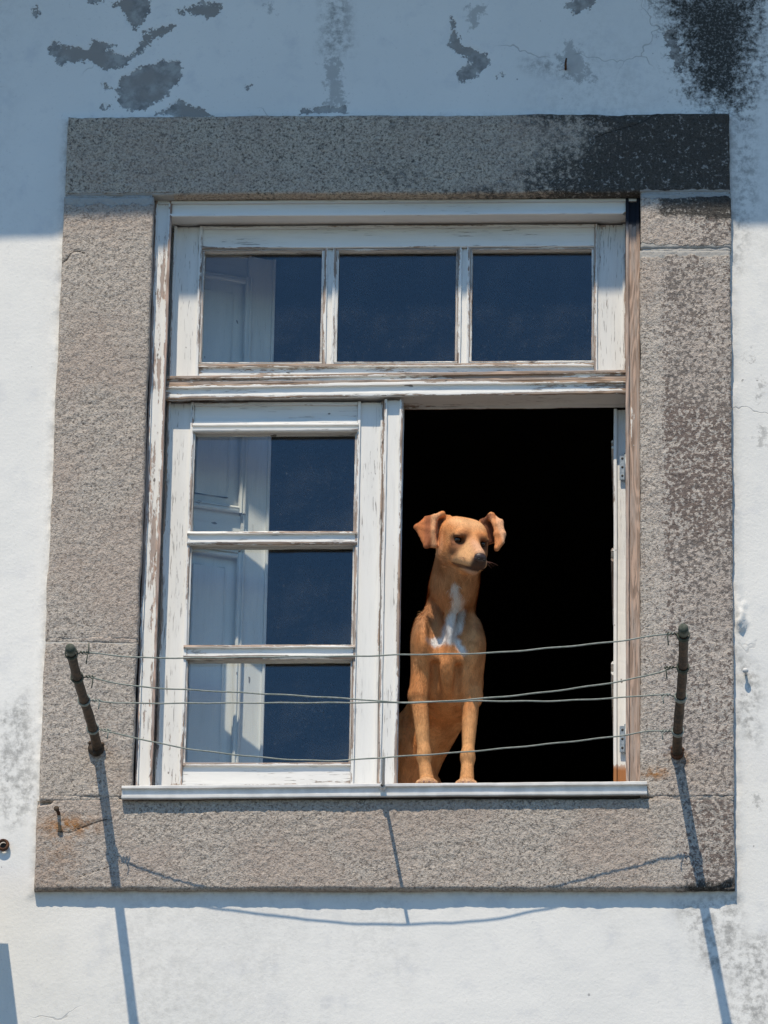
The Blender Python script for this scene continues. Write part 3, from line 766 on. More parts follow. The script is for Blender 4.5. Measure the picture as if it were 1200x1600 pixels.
WIRES = [
 (-.66, [(-0.602,-0.634), (-0.483,-0.645), (-0.370,-0.647), (-0.199,-0.647), (-0.027,-0.646), (0.065,-0.642), (0.236,-0.637), (0.367,-0.627), (0.498,-0.615), (0.577,-0.603), (0.624,-0.596)],
  'outermost thin clothes wire, tied at the tips of both rods', [(0, 0, 0), (.018, -.003, -.003), (.030, -.004, .001), (.031, .0, .018)]),
 (-.50, [(-0.606,-0.627), (-0.503,-0.649), (-0.382,-0.658), (-0.208,-0.666), (-0.035,-0.677), (0.072,-0.686), (0.212,-0.679), (0.351,-0.664), (0.497,-0.640), (0.577,-0.621), (0.620,-0.607)],
  'sagging clothes wire second from the rod tips, slanting up to the right', None),
 (-.345, [(-0.607,-0.620), (-0.517,-0.625), (-0.287,-0.626), (-0.044,-0.627), (0.064,-0.625), (0.206,-0.621), (0.361,-0.622), (0.496,-0.617), (0.576,-0.611), (0.612,-0.610)],
  'nearly straight level clothes wire, third from the rod tips', None),
 (-.155, [(-0.605,-0.616), (-0.534,-0.633), (-0.409,-0.659), (-0.230,-0.678), (-0.107,-0.683), (0.003,-0.677), (0.166,-0.667), (0.344,-0.648), (0.494,-0.629), (0.562,-0.618), (0.612,-0.617)],
  'lowest clothes wire nearest the wall, sagging deepest under the panes', None)]
for y, pts, lab, tail in WIRES:
    P = cat([(a, y + .004 * math.sin(a * 9 + y * 20) - (.019 * math.cos(a * 2.4) if y > -.2 else 0), b - (.008 * math.cos(a * 2.4) if y > -.2 else 0)) for a, b in pts])
    P = [p + Vector((0, 0, .0006 * math.sin(p.x * 61 + y * 50))) for p in P]
    b = MB(); b.tube(P, .00165, 7)
    w = tag(b.build('clothes_wire', M_WIRE, None, tuple(P[0])), lab, 'wire')
    for end, rp, sg in ((P[0], rodL, 1), (P[-1], rodR, -1)):
        c = on_rod(rp, y); k = MB(); H = []
        for i in range(44):
            a = i / 43 * 2 * PI * 2.4 + (0 if sg > 0 else PI)
            H.append(c + Vector((math.cos(a) * .0122, -.006 + .012 * i / 43, math.sin(a) * .0122)))
        k.tube(H, .0018, 6)
        # the twisted end of the wire round itself, and a loose tail
        T = [end.lerp(c, .25) + Vector((sg * (.004 + .020 * i / 15), .0026 * math.cos(i * 1.3), .0026 * math.sin(i * 1.3))) for i in range(16)]
        k.tube([c + Vector((sg * .0135, 0, 0))] + T, .0016, 6)
        k.tube([T[8], T[8] + Vector((sg * .006, -.006, -.006)), T[8] + Vector((sg * .004, -.004, -.020 - .006 * (y < -.4)))], .0014, 6)
        if sg > 0 and y < -.6: k.tube([end + Vector((.012, 0, 0)), end + Vector((.018, -.003, 0)), end + Vector((.018, -.003, .018))], .0015, 6)
        k.build('twisted_end', M_WIRE if y > -.4 else M_PIPEGREEN, w, tuple(c))
# short white prop that keeps the lowest wire off the sill
pr = tag(empty('wire_prop', (-.004, -.038, -.705)), 'small white peg and thin prop rod fixed to the middle of the sill edge', 'prop')
b = MB(); b.tube([(-.004, -.036, -.706), (-.002, -.09, -.693), (.003, -.173, -.6865)], .0036, 10); b.build('prop_rod', M_SILL, pr, (-.004, -.036, -.706))
b = MB(); b.tube([(-.0055, -.034, -.703), (-.0055, -.052, -.7035), (-.0055, -.0545, -.7035)], [.0066, .0066, .0058], 12); pk = b.build('peg', M_SILL, pr, (-.0055, -.036, -.703))
b = MB(); b.ball((-.0055, -.0542, -.7035), (.0042, .0012, .0042), 10, 5); b.build('hole', M_HOLE, pk, (-.0055, -.054, -.7035))  # dark button painted as the shade inside the hollow peg

# ---------------------------------------------------------------- small iron bits on the wall
t = tag(empty('iron_pin', (-.704, -.022, -.756)), 'rusty iron pin sticking out of the lower left corner stone', 'iron pin')
b = MB(); b.tube([(-.703, .03, -.758), (-.705, -.030, -.7565), (-.7065, -.048, -.7555)], [.0042, .0040, .0036], 9); b.build('shank', M_RUST, t, (-.704, -.022, -.756))
b = MB(); b.tube([(-.7065, -.046, -.7555), (-.707, -.051, -.755), (-.707, -.053, -.755)], [.0055, .0062, .004], 9); b.build('head', M_DARKSTEEL, t, (-.707, -.05, -.755))
t = tag(empty('pipe_stub', (-.824, -.004, -.823)), 'rusty end of a cut pipe in the white wall at the left', 'pipe')
V = MB(); R, rr = .0105, .0036; n, m = 20, 8; vv = []; ff = []
for i in range(n):
    for j in range(m):
        a, c = 2 * PI * i / n, 2 * PI * j / m
        vv.append((-.824 + (R + rr * math.cos(c)) * math.cos(a), -.004 - .004 + rr * 1.3 * math.sin(c), -.823 + (R + rr * math.cos(c)) * math.sin(a)))
        ff.append((i * m + j, ((i + 1) % n) * m + j, ((i + 1) % n) * m + (j + 1) % m, i * m + (j + 1) % m))
V.add(vv, ff); V.build('ring', M_RUST, t, (-.824, -.008, -.823))
b = MB(); b.ball((-.824, .002, -.823), (.0098, .004, .0098), 14, 6); b.build('bore_shade', M_HOLE, t, (-.824, -.0, -.823))  # dark ball stands for the shade in the open pipe end
t = tag(empty('wall_screw', (.777, -.004, -.426)), 'small white painted screw eye in the wall right of the stone frame', 'screw')
b = MB(); b.tube([(.778, .02, -.428), (.777, -.014, -.427)], .0028, 8); b.build('shank', M_SILL, t, (.777, -.004, -.427))
b = MB(); b.ball((.7765, -.018, -.4265), (.0068, .006, .0062), 12, 8); b.build('head', M_SILL, t, (.777, -.018, -.427))
t = tag(empty('bent_nail', (.381, -.002, 1.050)), 'rusty bent nail in the grey worn spot above the lintel', 'nail')
b = MB(); b.tube([(.381, .02, 1.050), (.381, -.010, 1.051), (.381, -.016, 1.058), (.383, -.017, 1.070)], [.0028, .0028, .0026, .002], 8); b.build('shank', M_RUST, t, (.381, -.01, 1.05))

# an invented plank shelf, out of view, added to cast the lower left shadow
t = tag(empty('shadow_shelf', (-1.2, -.005, -.89)), 'unseen plank shelf added left of the window to cast a shadow', 'shadow caster')
b = MB(); b.box(-1.75, -.833, -.52, -.10, -.885, -.865); b.build('plank', M_EAVEWOOD, t, (-1.2, -.1, -.88), smooth=False)
for x in (-1.6, -1.15):
    b = MB(); b.tube([(x, .01, -.892), (x, -.50, -.892)], .007, 8); b.tube([(x, .004, -1.12), (x, -.40, -.893)], .006, 8); b.build('bracket', M_DARKSTEEL, t, (x, 0, -.9))

# ---------------------------------------------------------------- the dog
def smin(a, b, k):
    h = np.clip(k - np.abs(a - b), 0, None) / k
    return np.minimum(a, b) - h * h * k * .25
class SDF:
    def __init__(s, lo, hi, h):
        s.lo = np.array(lo); s.h = h
        s.n = np.ceil((np.array(hi) - s.lo) / h).astype(int) + 1
        s.V = np.full(s.n, .05, np.float32)
    def sub(s, lo, hi):
        a = np.clip(np.floor((np.array(lo) - s.lo) / s.h).astype(int), 0, s.n); b = np.clip(np.ceil((np.array(hi) - s.lo) / s.h).astype(int) + 1, 0, s.n)
        sl = tuple(slice(i, j) for i, j in zip(a, b))
        g = [s.lo[i] + s.h * np.arange(a[i], b[i]) for i in range(3)]
        return sl, g[0][:, None, None], g[1][None, :, None], g[2][None, None, :]
    def apply(s, sl, d, k, neg=False):
        d = d.astype(np.float32)
        if neg: s.V[sl] = -smin(-s.V[sl], d, k)
        else: s.V[sl] = smin(s.V[sl], d, k)
    def cone(s, a, b, ra, rb, k=.02, flat=None):
        a = np.array(a, float); b = np.array(b, float); m = max(ra, rb) + k + .03
        sl, X, Y, Z = s.sub(np.minimum(a, b) - m, np.maximum(a, b) + m)
        e = b - a; t = np.clip(((X - a[0]) * e[0] + (Y - a[1]) * e[1] + (Z - a[2]) * e[2]) / (e @ e), 0, 1)
        d = np.sqrt((X - a[0] - t * e[0]) ** 2 + (Y - a[1] - t * e[1]) ** 2 + (Z - a[2] - t * e[2]) ** 2) - (ra + (rb - ra) * t)
        s.apply(sl, d, k)
    def ell(s, c, r, axes=None, k=.02, neg=False):
        c = np.array(c, float); r = np.array(r, float); m = r.max() + k + .03
        sl, X, Y, Z = s.sub(c - m, c + m)
        A = np.eye(3) if axes is None else np.array(axes)
        q = [((X - c[0]) * A[i][0] + (Y - c[1]) * A[i][1] + (Z - c[2]) * A[i][2]) for i in range(3)]
        k0 = np.sqrt(sum((q[i] / r[i]) ** 2 for i in range(3))); k1 = np.sqrt(sum((q[i] / r[i] ** 2) ** 2 for i in range(3))) + 1e-9
        d = np.where(k0 < 1e-4, -r.min(), k0 * (k0 - 1) / k1)
        s.apply(sl, d, k, neg)
    def tri(s, a, b, c, th, k=.008):
        a, b, c = [np.array(v, float) for v in (a, b, c)]; m = th + k + .02
        lo = np.minimum(np.minimum(a, b), c) - m; hi = np.maximum(np.maximum(a, b), c) + m
        sl, X, Y, Z = s.sub(lo, hi)
        P = np.stack(np.broadcast_arrays(X, Y, Z), -1)
        ba, cb, ac = b - a, c - b, a - c; n = np.cross(ba, ac)
        pa, pb, pc = P - a, P - b, P - c
        sg = np.sign(pa @ np.cross(ba, n)) + np.sign(pb @ np.cross(cb, n)) + np.sign(pc @ np.cross(ac, n))
        def seg(p, e):
            t = np.clip((p @ e) / (e @ e), 0, 1); q = p - t[..., None] * e; return (q * q).sum(-1)
        de = np.minimum(np.minimum(seg(pa, ba), seg(pb, cb)), seg(pc, ac))
        dp = (pa @ n) ** 2 / (n @ n)
        s.apply(sl, np.sqrt(np.where(sg < 2, de, dp)) - th, k)
    def mesh(s):
        V = s.V; n = V.shape; ins = V < 0
        cnt = np.zeros(tuple(i - 1 for i in n), np.float32); acc = np.zeros(cnt.shape + (3,), np.float32)
        cs = [(i, j, k) for i in (0, 1) for j in (0, 1) for k in (0, 1)]
        def cv(A, c): return A[c[0]:n[0] - 1 + c[0], c[1]:n[1] - 1 + c[1], c[2]:n[2] - 1 + c[2]]
        for c in cs:
            for ax in range(3):
                if c[ax]: continue
                d = list(c); d[ax] = 1
                a, b = cv(V, c), cv(V, d); x = (a < 0) != (b < 0)
                t = np.where(x, a / np.where(x, a - b, 1), 0)
                cnt += x
                for q in range(3): acc[..., q] += np.where(x, c[q] + (t if q == ax else 0), 0)
        act = cnt > 0; vid = np.full(cnt.shape, -1, np.int64); vid[act] = np.arange(act.sum())
        ijk = np.argwhere(act); P = s.lo + s.h * (ijk + acc[act] / cnt[act][:, None])
        F = []
        for ax in range(3):
            o = [0, 1, 2]; o.remove(ax); u, v = o
            if ax == 1: u, v = v, u
            sa = [slice(1, -1)] * 3; sa[ax] = slice(0, n[ax] - 1)
            sb2 = list(sa); sb2[ax] = slice(1, n[ax])
            A, B = ins[tuple(sa)], ins[tuple(sb2)]; x = np.argwhere(A != B)
            fl = A[tuple(x.T)]
            base = x.copy(); base[:, u] += 1; base[:, v] += 1
            def cid(du, dv):
                q = base.copy(); q[:, u] += du; q[:, v] += dv; return vid[tuple(q.T)]
            f = np.stack([cid(-1, -1), cid(0, -1), cid(0, 0), cid(-1, 0)], -1)
            f[~fl] = f[~fl][:, ::-1]; F.append(f)
        return P, np.concatenate(F)

yaw, pit = math.radians(25), math.radians(31)
HF = np.array([math.cos(pit) * math.sin(yaw), -math.cos(pit) * math.cos(yaw), -math.sin(pit)])
HU = np.array([math.sin(pit) * math.sin(yaw), -math.sin(pit) * math.cos(yaw), math.cos(pit)])
HR = np.array([math.cos(yaw), math.sin(yaw), 0])
HD = np.array([.003, -.088, -.037])                    # the head hangs out over the sill
HC = np.array([.159, .045, -.090]) + HD
AX = [HF, HR, HU]
def hd(f, r, u): return HC + f * HF + r * HR + u * HU
D = SDF((-.10, -.25, -.715), (.30, .47, .02), .0023)
# trunk: deep chest, narrowing belly running back and to the left, haunches on the inner sill
D.ell((.127, .100, -.368), (.067, .082, .104), k=.02)
D.ell((.128, .062, -.318), (.044, .050, .055), k=.035)
D.cone((.124, .15, -.40), (.050, .31, -.50), .072, .058, k=.05)
D.ell((.032, .25, -.545), (.056, .105, .112), k=.03)
D.ell((.052, .29, -.55), (.036, .10, .11), k=.03)
for x, y in ((.015, .155), (.066, .20)):
    D.cone((x + .01, y + .05, -.60), (x, y, -.667), .036, .020, k=.02)
    D.cone((x, y + .06, -.674), (x, y - .015, -.676), .020, .018, k=.015)
D.cone((.06, .36, -.62), (-.05, .40, -.665), .018, .010, k=.02)
# neck
D.cone((.125, .088, -.288), (.151, -.025, -.166), .0455, .0445, k=.035)
D.cone((.114, .150, -.305), (.147, .002, -.160), .043, .040, k=.035)
# shoulders and front legs
for sh_, el, wr, pa in (((.085, .064, -.324), (.0665, .058, -.452), (.0795, .046, -.598), (.0875, .022)), ((.170, .086, -.324), (.1775, .093, -.440), (.1735, .060, -.596), (.1725, .026))):
    D.ell(sh_, (.036, .054, .064), k=.020)
    D.ell((sh_[0] + (.007 if sh_[0] > .12 else -.008), sh_[1] - .012, sh_[2] - .020), (.025, .046, .060), k=.012)
    D.cone(sh_, el, .034, .0225, k=.016)
    D.cone(el, wr, .0205, .0122, k=.012)
    D.ell((el[0] + (.012 if el[0] > .12 else -.010) * .6, el[1] + .006, el[2] - .002), (.0165, .020, .021), k=.010)
    D.ell((wr[0], wr[1] - .003, wr[2] + .002), (.0142, .0155, .018), k=.012)
    D.cone((wr[0], wr[1], wr[2] - .01), (pa[0], pa[1] + .016, -.664), .0126, .0160, k=.012)
    D.ell((pa[0], pa[1] + .004, -.672), (.0205, .026, .0165), k=.010)
    for i, q in enumerate((-.0165, -.0058, .0058, .0165)):
        fy = pa[1] - (.016, .0225, .0225, .016)[i]
        D.cone((pa[0] + q * .8, pa[1] + .004, -.670), (pa[0] + q, fy, -.6775), .0085, .0082, k=.004)
# hollows either side of the neck above the shoulders
def groove(a, b, r, k):
    m = r + k + .01; a = np.array(a, float); b = np.array(b, float)
    sl, X, Y, Z = D.sub(np.minimum(a, b) - m, np.maximum(a, b) + m); e = b - a
    t = np.clip(((X - a[0]) * e[0] + (Y - a[1]) * e[1] + (Z - a[2]) * e[2]) / (e @ e), 0, 1)
    D.apply(sl, np.sqrt((X - a[0] - t * e[0]) ** 2 + (Y - a[1] - t * e[1]) ** 2 + (Z - a[2] - t * e[2]) ** 2) - r, k, True)
groove((.095, .036, -.235), (.110, .004, -.370), .021, .014)
groove((.166, .036, -.260), (.156, .004, -.375), .019, .014)
groove((.1025, .036, -.390), (.101, .066, -.500), .010, .014)
groove((.150, .038, -.395), (.151, .066, -.490), .009, .014)
# head
D.ell(HC, (.058, .0465, .0435), AX, k=.03)
for sgn in (-1, 1): D.ell(hd(-.004, sgn * .023, .013), (.044, .024, .0295), AX, k=.02)
D.ell(hd(-.025, 0, -.004), (.045, .042, .042), AX, k=.02)
for sgn in (-1, 1):
    D.ell(hd(.018, sgn * .031, -.026), (.030, .019, .026), AX, k=.02)
    D.ell(hd(.043, sgn * .0220, .0175), (.015, .013, .008), AX, k=.012)
    D.ell(hd(.047, sgn * .030, -.017), (.014, .012, .010), AX, k=.012)
D.cone(hd(.036, 0, -.019), hd(.109, 0, -.0270), .0310, .0185, k=.018)
D.cone(hd(.046, 0, .004), hd(.114, 0, -.0115), .0120, .0110, k=.012)
for sgn in (-1, 1):
    D.cone(hd(.060, sgn * .0165, -.033), hd(.112, sgn * .0095, -.0325), .0178, .0125, k=.008)
    D.ell(hd(.050, sgn * .028, -.0400), (.012, .009, .009), AX, k=.010)
D.cone(hd(.030, 0, -.046), hd(.101, 0, -.0495), .0225, .0110, k=.004)
for sgn in (-1, 1):
    D.ell(hd(.0540, sgn * .0300, .0030), (.0120, .0110, .0085), AX, k=.007, neg=True)
for sgn in (-1, 1):
    D.ell(hd(.0475, sgn * .0300, .0134), (.0085, .0125, .0045), AX, k=.004)
    D.ell(hd(.0475, sgn * .0295, -.0068), (.0080, .0120, .0035), AX, k=.004)
# throat ruff
D.cone(hd(.005, 0, -.042), (.143, .005, -.220), .032, .034, k=.025)
# ears: thin folded flaps
def quad(a, b, c, d, th, k=.006): D.tri(a, b, c, th, k); D.tri(a, c, d, th, k)
_tri, _cone = D.tri, D.cone
D.tri = lambda a, b, c, th, k: _tri(HD + a, HD + b, HD + c, th, k)
D.cone = lambda a, b, ra, rb, k: _cone(HD + a, HD + b, ra, rb, k)
R0, R1, R2, R3 = (.113, .034, -.034), (.097, .024, -.046), (.0925, .020, -.080), (.098, .026, -.112)
O1, O2, O3 = (.078, .030, -.046), (.057, .024, -.069), (.079, .018, -.117)
quad((.126, .052, -.036), (.116, .062, -.100), (.096, .052, -.096), (.098, .046, -.038), .0040, k=.010)
D.tri(R0, R1, O1, .0040, .006); quad(R1, R2, O2, O1, .0040); quad(R2, R3, O3, O2, .0040)
quad(R0, R1, (.098, .046, -.040), (.118, .048, -.036), .0040); quad(R1, R2, (.096, .052, -.090), (.098, .046, -.040), .0038); D.tri(R2, R3, (.100, .050, -.098), .0038, .006)
D.cone(R0, R1, .0048, .0044, k=.004); D.cone(R1, R2, .0044, .0042, k=.004); D.cone(R2, R3, .0042, .0036, k=.004)
A, B_, C_, D_, E_ = (.220, .050, -.031), (.240, .046, -.049), (.2465, .040, -.080), (.2455, .036, -.101), (.233, .034, -.117)
A2, B2, C2 = (.219, .046, -.040), (.2295, .040, -.058), (.2315, .036, -.082)
quad((.200, .066, -.040), (.221, .072, -.034), (.234, .076, -.078), (.207, .076, -.088), .0040, k=.010)
quad(A, B_, B2, A2, .0042); quad(B_, C_, C2, B2, .0042); quad(C_, D_, E_, C2, .0042)
quad(A, (.221, .072, -.034), (.236, .070, -.055), B_, .0040); quad(B_, (.236, .070, -.055), (.236, .074, -.080), C_, .0038); D.tri(A, (.200, .066, -.040), (.221, .072, -.034), .0042, .008)
DP, DF = D.mesh()
# two rounds of smoothing on the mesh edges
def smooth(P, F, it=2, lam=.5):
    E = np.concatenate([F[:, [i, (i + 1) % 4]] for i in range(4)]); E = np.concatenate([E, E[:, ::-1]])
    for _ in range(it):
        S = np.zeros_like(P); np.add.at(S, E[:, 0], P[E[:, 1]]); c = np.bincount(E[:, 0], minlength=len(P))[:, None]
        P = P + lam * (S / np.maximum(c, 1) - P)
    return P
DP = smooth(DP, DF, 2, .45)
fn = np.cross(DP[DF[:, 2]] - DP[DF[:, 0]], DP[DF[:, 3]] - DP[DF[:, 1]])
VN = np.zeros_like(DP)
for i in range(4): np.add.at(VN, DF[:, i], fn)
VN /= np.linalg.norm(VN, axis=1)[:, None] + 1e-12
def sm(x, a, b): t = np.clip((x - a) / (b - a), 0, 1); return t * t * (3 - 2 * t)
def headmask(f, r, u): return (u > -.047 - .024 * sm(f, .022, .045)) & (f > -.06) & (np.abs(r) < .13) & (u < .09)
def coat(P, N):
    x, y, z = P.T
    q = P - HC; f, r, u = q @ HF, q @ HR, q @ HU
    n1 = fbm(x * 22, y * 22, z * 14, 3, 60); n2 = fbm(x * 90, y * 90, z * 50, 2, 61)
    def mix(c, w, d): return c * (1 - w[:, None]) + np.array(d) * w[:, None]
    c = np.tile([.66, .275, .097], (len(P), 1))
    c = mix(c, .6 * sm(n1, -.3, .7), (.80, .445, .21))
    c = mix(c, .55 * sm(n2, -.1, .6), (.42, .155, .050))
    c = mix(c, .45 * sm(fbm(x * 40, y * 40, z * 9, 2, 64), .05, .5), (.38, .145, .050))
    legs = sm(z, -.45, -.56) * (y < .13)
    c = mix(c, .6 * legs, (.70, .39, .17))
    # shade under the head, put into the colour of throat and chest
    th = .4 * sm(z, -.155, -.20) * sm(z, -.34, -.29) * sm(N[:, 1], -.1, -.5)
    c = mix(c, .45 * th, (.50, .33, .22))
    # white blaze on throat and chest
    bl = [(.143, -.232), (.150, -.248), (.146, -.27), (.136, -.305), (.128, -.33)]
    w = .0080 + .009 * sm(z, -.22, -.31)
    d = line_d(x, z, bl) - w
    d2 = np.minimum(line_d(x, z, [(.098, -.338), (.128, -.328), (.150, -.338)]) - .010, line_d(x, z, [(.150, -.338), (.165, -.362)]) - .007)
    wh = sm(np.minimum(d, d2) + .008 * n1 + .006 * n2, .006, -.005) * sm(N[:, 1], .1, -.25) * (y < .09)
    c = mix(c, .95 * wh, (.86, .83, .80))
    # head: pale forehead, cheeks and muzzle, darker round eyes and lips
    hm = (u > -.078) & (f > -.05)
    c = mix(c, .55 * hm * sm(u, .022, .042) * sm(f, -.03, .02), (.78, .52, .29))
    c = mix(c, .5 * hm * sm(f, .05, .09) * sm(np.abs(r), .022, .004) * sm(u, -.02, -.006), (.74, .50, .36))
    c = mix(c, .55 * hm * sm(f, .045, .075) * sm(np.abs(r), .008, .018), (.74, .47, .24))
    for s in (-1, 1):
        e = np.sqrt(((f - .050) / 1.2) ** 2 + (r - s * .031) ** 2 + ((u - .003) / .8) ** 2)
        c = mix(c, .92 * sm(e, .0225, .0125), (.045, .022, .014))
        e2 = np.sqrt((f - .052) ** 2 + (r - s * .020) ** 2 + (u - .013) ** 2)
        c = mix(c, .8 * sm(e2, .019, .007), (.26, .08, .026))
        e3 = np.sqrt((f - .052) ** 2 + (r - s * .034) ** 2 + ((u + .012) / 1.3) ** 2)
        c = mix(c, .80 * sm(e3, .026, .008), (.20, .075, .032))
    c = mix(c, .6 * hm * sm(np.abs(r), .030, .040) * sm(f, .045, .02) * sm(u, .022, .0) * (np.abs(r) < .052), (.40, .150, .050))  # cheek-side shading put into the coat colour
    lip = np.abs(u + .0490 - .06 * (f - .08)) / .0046
    c = mix(c, .8 * sm(lip, 1.3, .6) * sm(f, .048, .056) * hm, (.06, .03, .025))
    c = mix(c, .93 * hm * sm(f, .082, .100) * sm(u, -.016, -.025) * sm(u, -.054, -.046) * sm(np.abs(r), .021, .014), (.050, .030, .025))
    c = mix(c, .6 * hm * sm(f, .060, .10) * sm(u, -.048, -.054), (.52, .33, .23))
    # ears: red outside, dark red inside, hollow and fold shade painted in
    x, y, z = (P - HD).T
    ear = sm(np.abs(r), .050, .058) * (z > -.13) * 1.0
    canal = (z > -.115) * (z < -.03) * (y > .040) * (y < .085) * (np.abs(r) > .040) * sm(N[:, 1], -.15, -.45) * sm(f, .02, -.005)
    c = mix(c, .8 * canal, (.13, .045, .03))
    c = mix(c, .6 * ear, (.56, .195, .070))
    c = mix(c, .85 * ear * sm(N[:, 1], -.1, -.5) * sm(y, .042, .056), (.16, .055, .03))
    c = mix(c, .5 * ear * sm(N[:, 1], -.1, -.5) * sm(y, .030, .022) * (x < .2), (.42, .15, .065))
    lf = ear * (x < .125) * (y < .046) * (r < 0)
    c = mix(c, .9 * lf, (.50, .165, .055)); c = mix(c, .75 * lf * sm(np.abs(x - .083), .012, .003), (.25, .08, .035))
    c = mix(c, .85 * lf * sm(x, .086, .094), (.74, .40, .21))
    c = mix(c, .8 * ear * (x > .23) * sm(x + .3 * (z + .08), .236, .243), (.76, .44, .26))
    x, y, z = P.T
    # paws: paler toes
    pw = sm(z, -.655, -.675) * (y < .06)
    c = mix(c, .45 * pw, (.64, .45, .30))
    return np.clip(c, .01, .9)
g = G('dog_coat')
cc = g.attr('coat', 'Color'); co = g.co()
fl = g.noise(g.map(co, (260, 260, 90)), 1, 3, .6)
cc2 = g.mix(g.m('MULTIPLY', g.step(fl, .45, .7), .4), cc, (.16, .07, .03))
M_COAT = g.bsdf(cc2, .75, g.bump(fl, .5, .002), spec=.25)
g = G('dog_hair')
M_HAIR = g.bsdf(g.attr('coat', 'Color'), .7, spec=.2)
DOG = (.12, .05, -.69)
CO = coat(DP, VN)
dog = tag(put('dog', np_mesh('dog', DP, [DF], M_COAT, dict(coat=CO), origin=DOG), None, DOG), 'tan dog with white chest blaze, front paws on the sill of the open window', 'dog')
M_EYE = mat_simple('dog_eye', (.030, .014, .008), (.02, .01, .006), 100, .08, 0, spec=.6)
M_NOSE = mat_simple('dog_nose', (.060, .034, .033), (.032, .020, .020), 600, .42, .4, spec=.5)
M_CLAW = mat_simple('dog_claw', (.22, .10, .08), (.30, .16, .12), 100, .5, .1)
for s in (-1, 1):
    p = hd(.0435, s * .0288, .0022); b = MB(); b.ball(p, .0080, 18, 12); b.build('eye', M_EYE, dog, tuple(p))
Mh = Matrix(((HR[0], HF[0], HU[0]), (HR[1], HF[1], HU[1]), (HR[2], HF[2], HU[2])))
p = hd(.1240, 0, -.0180); b = MB(); b.ball(p, (.0145, .0100, .0105), 16, 10, Mh)
for s in (-1, 1): b.ball(hd(.1255, s * .0090, -.0210), (.0055, .0060, .0052), 10, 7, Mh)
ns = b.build('nose', M_NOSE, dog, tuple(p))
b = MB()
for s in (-1, 1): b.ball(hd(.1332, s * .0062, -.0210), (.0030, .002, .0024), 8, 6, Mh)
b.build('nostril', M_HOLE, ns, tuple(p))
for pa in ((.0875, .022), (.1725, .026)):
    for i, q in enumerate((-.0165, -.0058, .0058, .0165)):
        fy = pa[1] - (.016, .0225, .0225, .016)[i] - .007
        b = MB(); b.tube([(pa[0] + q, fy + .003, -.6765), (pa[0] + q, fy - .003, -.6785), (pa[0] + q, fy - .006, -.683)], [.0026, .0022, .0008], 7)
        b.build('claw', M_CLAW, dog, (pa[0] + q, fy, -.678))
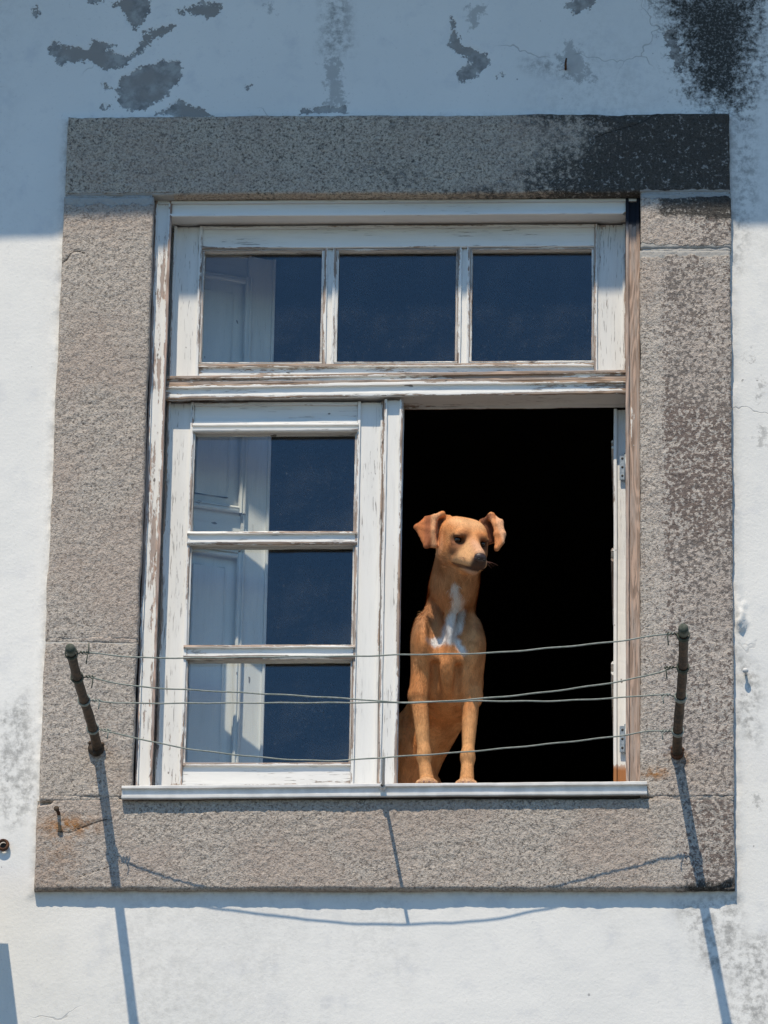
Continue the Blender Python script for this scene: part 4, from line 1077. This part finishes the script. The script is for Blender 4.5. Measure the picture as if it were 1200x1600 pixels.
# coat hairs: tapered strands lying along the body
def fur(nh):
    A = .5 * np.linalg.norm(fn, axis=1); cen = DP[DF].mean(1)
    q = cen - HC; f, r, u = q @ HF, q @ HR, q @ HU
    wgt = A * np.where(cen[:, 1] > .16, .35, 1.0) * np.where(cen[:, 2] > -.25, 1.7, 1.0)
    idx = rng.choice(len(DF), nh, p=wgt / wgt.sum())
    a, b2 = rng.random((2, nh, 1)); Q = DP[DF[idx]]
    P = (Q[:, 0] * (1 - a) + Q[:, 1] * a) * (1 - b2) + (Q[:, 3] * (1 - a) + Q[:, 2] * a) * b2
    N = VN[DF[idx]].mean(1); N /= np.linalg.norm(N, axis=1)[:, None] + 1e-9
    q = P - HC; f, r, u = q @ HF, q @ HR, q @ HU
    keep = (np.sqrt((f - .050) ** 2 + (np.abs(r) - .031) ** 2 + (u - .003) ** 2) > .0135) & ~((f > .114) & (u > -.03) & (P[:, 2] > -.26))
    P, N, f, r, u = P[keep], N[keep], f[keep], r[keep], u[keep]; n = len(P)
    flow = np.tile([0., .25, -1.], (n, 1))
    head = headmask(f, r, u); hw = sm(u + .047 + .024 * sm(f, .022, .045) + .012 * rng.normal(0, 1, n), -.022, .016) * (f > -.06) * (np.abs(r) < .13)
    ear = head & (np.abs(r) > .050) & (P[:, 2] > -.170)
    back = -HF + .15 * HU
    flow[head] = back
    flow += rng.normal(0, .28, (n, 3))
    T = flow - (flow * N).sum(1)[:, None] * N; T /= np.linalg.norm(T, axis=1)[:, None] + 1e-9
    L = np.where(ear, .0030, .0066 - .0024 * hw) * rng.uniform(.6, 1.3, n)
    ruff = sm(P[:, 2], -.15, -.19) * sm(P[:, 2], -.33, -.26) * ((f < .03) | (P[:, 2] < -.17)) * (P[:, 1] < .2)
    L = L * (1 + 1.3 * ruff * (1 - hw)); L = np.where(head & (f > .055), L * .45, L)
    L = np.where((P[:, 2] < -.46) & (P[:, 1] < .13), L * .6, L)
    lift = .17 - .03 * hw + .24 * ruff * (1 - hw) + rng.normal(0, .06, n)
    B = np.cross(T, N); B /= np.linalg.norm(B, axis=1)[:, None] + 1e-9
    wd = .00042 * rng.uniform(.7, 1.3, n)[:, None]
    d1 = T + N * lift[:, None]; d2 = T + N * (lift * .35)[:, None]
    p1 = P + d1 * (L * .5)[:, None]; p2 = p1 + d2 * (L * .5)[:, None]
    V = np.stack([P - N * .0006 - B * wd, P - N * .0006 + B * wd, p1 - B * wd * .8, p1 + B * wd * .8, p2], 1)
    k = np.arange(n)[:, None] * 5
    C = coat(P, N) * (rng.uniform(.82, 1.16, (n, 1)) * (1 + .22 * fbm(P[:, 0] * 130, P[:, 1] * 130, P[:, 2] * 55, 2, 70))[:, None])
    me = np_mesh('hair', V.reshape(-1, 3), [k + np.array([[0, 1, 3, 2]]), k + np.array([[2, 3, 4]])], M_HAIR, dict(coat=np.clip(np.repeat(C, 5, 0), 0, 1)), origin=DOG, normals=np.repeat(N + .25 * B * rng.normal(0, 1, (n, 1)) + .1 * T, 5, 0) / 1.0)
    tag(put('hair', me, dog, DOG), kind='stuff')
fur(150000)
b = MB()
for s in (-1, 1):
    for k in range(4):
        p = hd(.092 + .004 * (k % 3), s * .017, -.028 - .004 * (k // 3)); o = HR * s * (.022 + .005 * (k % 3)) + HF * (.012 - .006 * (k % 2)) + HU * (-.012 + .005 * k % .02)
        b.tube([tuple(p), tuple(p + o * .55 + HU * .003), tuple(p + o)], [.0004, .0003, .0001], 4, cap=False)
tag(b.build('whisker', M_CLAW, dog, DOG), kind='stuff')
